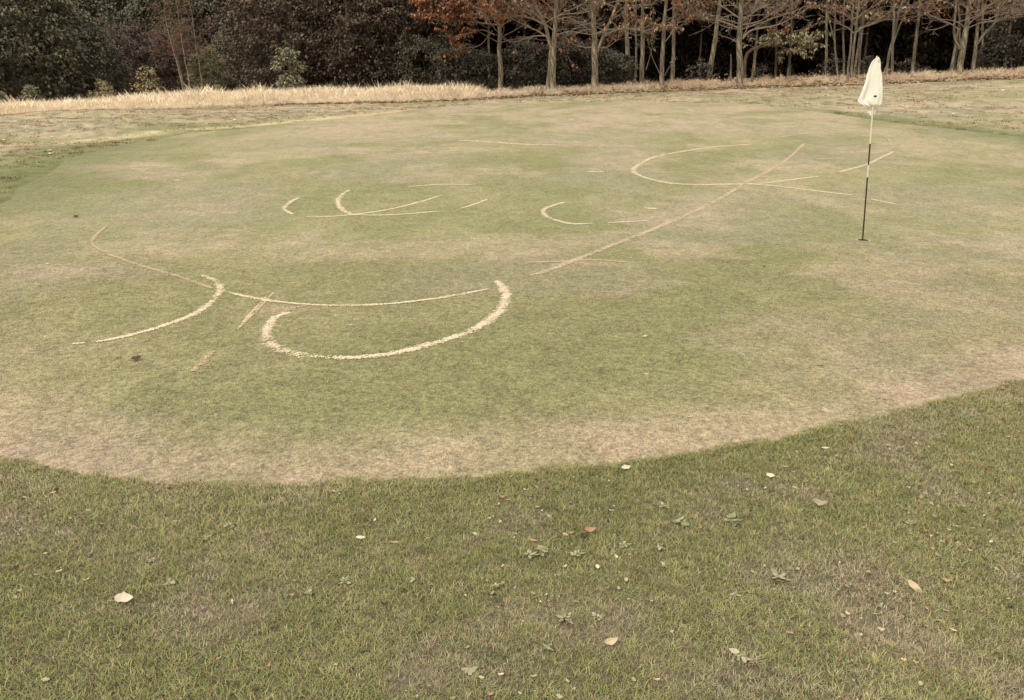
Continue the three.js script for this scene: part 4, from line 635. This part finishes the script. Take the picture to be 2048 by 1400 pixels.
// dark shrubs under the edge trees
for (const [i, px, d, s, sy, lab] of [[0, 850, 40, 0.85, 1.1, 'dark evergreen shrub under the rust crown, next to the leafy wall'], [1, 915, 39.6, 0.85, 1.0, 'dark evergreen shrub left of the rust tree trunk'], [2, 965, 39.4, 0.72, 1.0, 'dark evergreen shrub just behind the rust tree trunk'], [3, 1050, 39.2, 0.88, 0.95, 'grey green evergreen shrub between the rust tree and the fused pair'], [4, 1130, 39.4, 0.85, 1.0, 'evergreen shrub right behind the fused pair'], [5, 1165, 40.5, 0.9, 0.9, 'dark shrub between the fused pair and the straight grey tree'], [6, 1220, 41.5, 0.8, 0.85, 'dim shrub between the straight grey tree and the shaded pair'], [7, 2035, 38.8, 0.95, 1.25, 'tall evergreen shrub at the end of the row of forked trees'], [8, 1985, 39.6, 0.6, 0.8, 'low evergreen shrub behind the reaching forked tree'], [9, 1662, 39.4, 0.42, 1, 'small leafy shrub at the foot of the stem clump'], [10, 1735, 39.6, 0.4, 0.9, 'small leafy shrub showing beside the flag'], [11, 1810, 39.8, 0.38, 0.8, 'small leafy shrub left of the plain straight trunk'], [12, 1520, 40, 0.34, 0.9, 'small dim shrub under the bent trunk'], [13, 1400, 42.5, 0.5, 0.9, 'dim shrub behind the leaning shaded trunk'], [14, 2090, 39, 0.9, 1.2, 'evergreen shrub beside the tall one at the end of the row'], [15, 1850, 41, 0.3, 0.6, 'tiny shrub on the litter left of the stout forked tree']])
  plant(i > 8 && i !== 14 ? 'sprout' : 'holly', px, d, i > 8 && i !== 14 ? s * 2.1 : s, lab, { turn: i * 1.7, sy, cat: 'shrub' });
{ // inside of the wood: canopy trees, then a close thicket behind, then the hillside
  const r = rng(501); let n = 0;
  for (let row = 0; row < 4; row++) for (let x = -7 + row * 2.1; x < 36; x += 5.6) { const d = 50 + row * 4.2 + (r() - 0.5) * 2, X = x + (r() - 0.5) * 1.6; plant('deep', 0, d, 0.85 + 0.35 * r(), 'dark canopy tree standing in the shade of the wood', { x: X, turn: r() * 6.28, group: 'canopy trees inside the wood' }); n++; }
  for (let row = 0; row < 2; row++) for (let x = -14; x < 40; x += 3.6) { const d = 58 + row * 5 + (r() - 0.5) * 2; plant('thicket', 0, d, 0.9 + 0.3 * r(), 'dark thicket tree closing the back of the wood', { x: x + (r() - 0.5), turn: r() * 6.28, group: 'thicket at the back of the wood' }); }
  for (let row = 0; row < 3; row++) for (let x = -62 + row * 3; x < -6; x += 6.4) { const d = 82 + row * 15 + (r() - 0.5) * 5; plant('blue', 0, d, 1.1 + 0.5 * r(), 'green tree on the hillside far behind', { x: (x + (r() - 0.5) * 3) * (1 + row * 0.12), turn: r() * 6.28, group: 'trees on the far hillside' }); }
  for (const [x, d] of [[-33, 44], [-38, 50], [-30, 55], [-24, 60], [-17, 64]]) plant('oak', 0, d, 1 + 0.2 * r(), 'olive tree standing back in the left of the wood', { x, turn: r() * 6.28, group: 'olive trees standing back' });
}
{ // leaf litter on the woodland floor and blown out on to the rough
  const r = rng(601), g = leafGeo(9, 1, 0.3, 0.6, 0), list = [];
  for (let k = 0; k < 9000; k++) { const x = -10 + 36 * r(), d = edgeD(x) - 0.9 + 8 * r() ** 1.6, z = -d, c = r() < 0.14 ? tones.cream : r() < 0.5 ? [0.2, 0.085, 0.045] : [0.26, 0.15, 0.085], v = 0.7 + 0.6 * r(); list.push([x, height(x, z) + 0.004, z, r() * 6.283, 0.07 + 0.06 * r(), 1, c.map(q => q * v)]); }
  for (let k = 0; k < 900; k++) { const x = -24 + 50 * r(), d = 20 + 14 * r(); if (inset(x, -d) > -0.6) continue; const c = r() < 0.3 ? tones.cream : r() < 0.5 ? tones.tan : [0.12, 0.07, 0.05]; list.push([x, height(x, -d) + 0.008, -d, r() * 6.283, 0.04 + 0.06 * r(), 1, c]); }
  scatter('leaf_litter', g, tintMat, list, 'brown leaf litter under and in front of the trees');
}
console.log('trees done');
renderer.render(scene, camera);
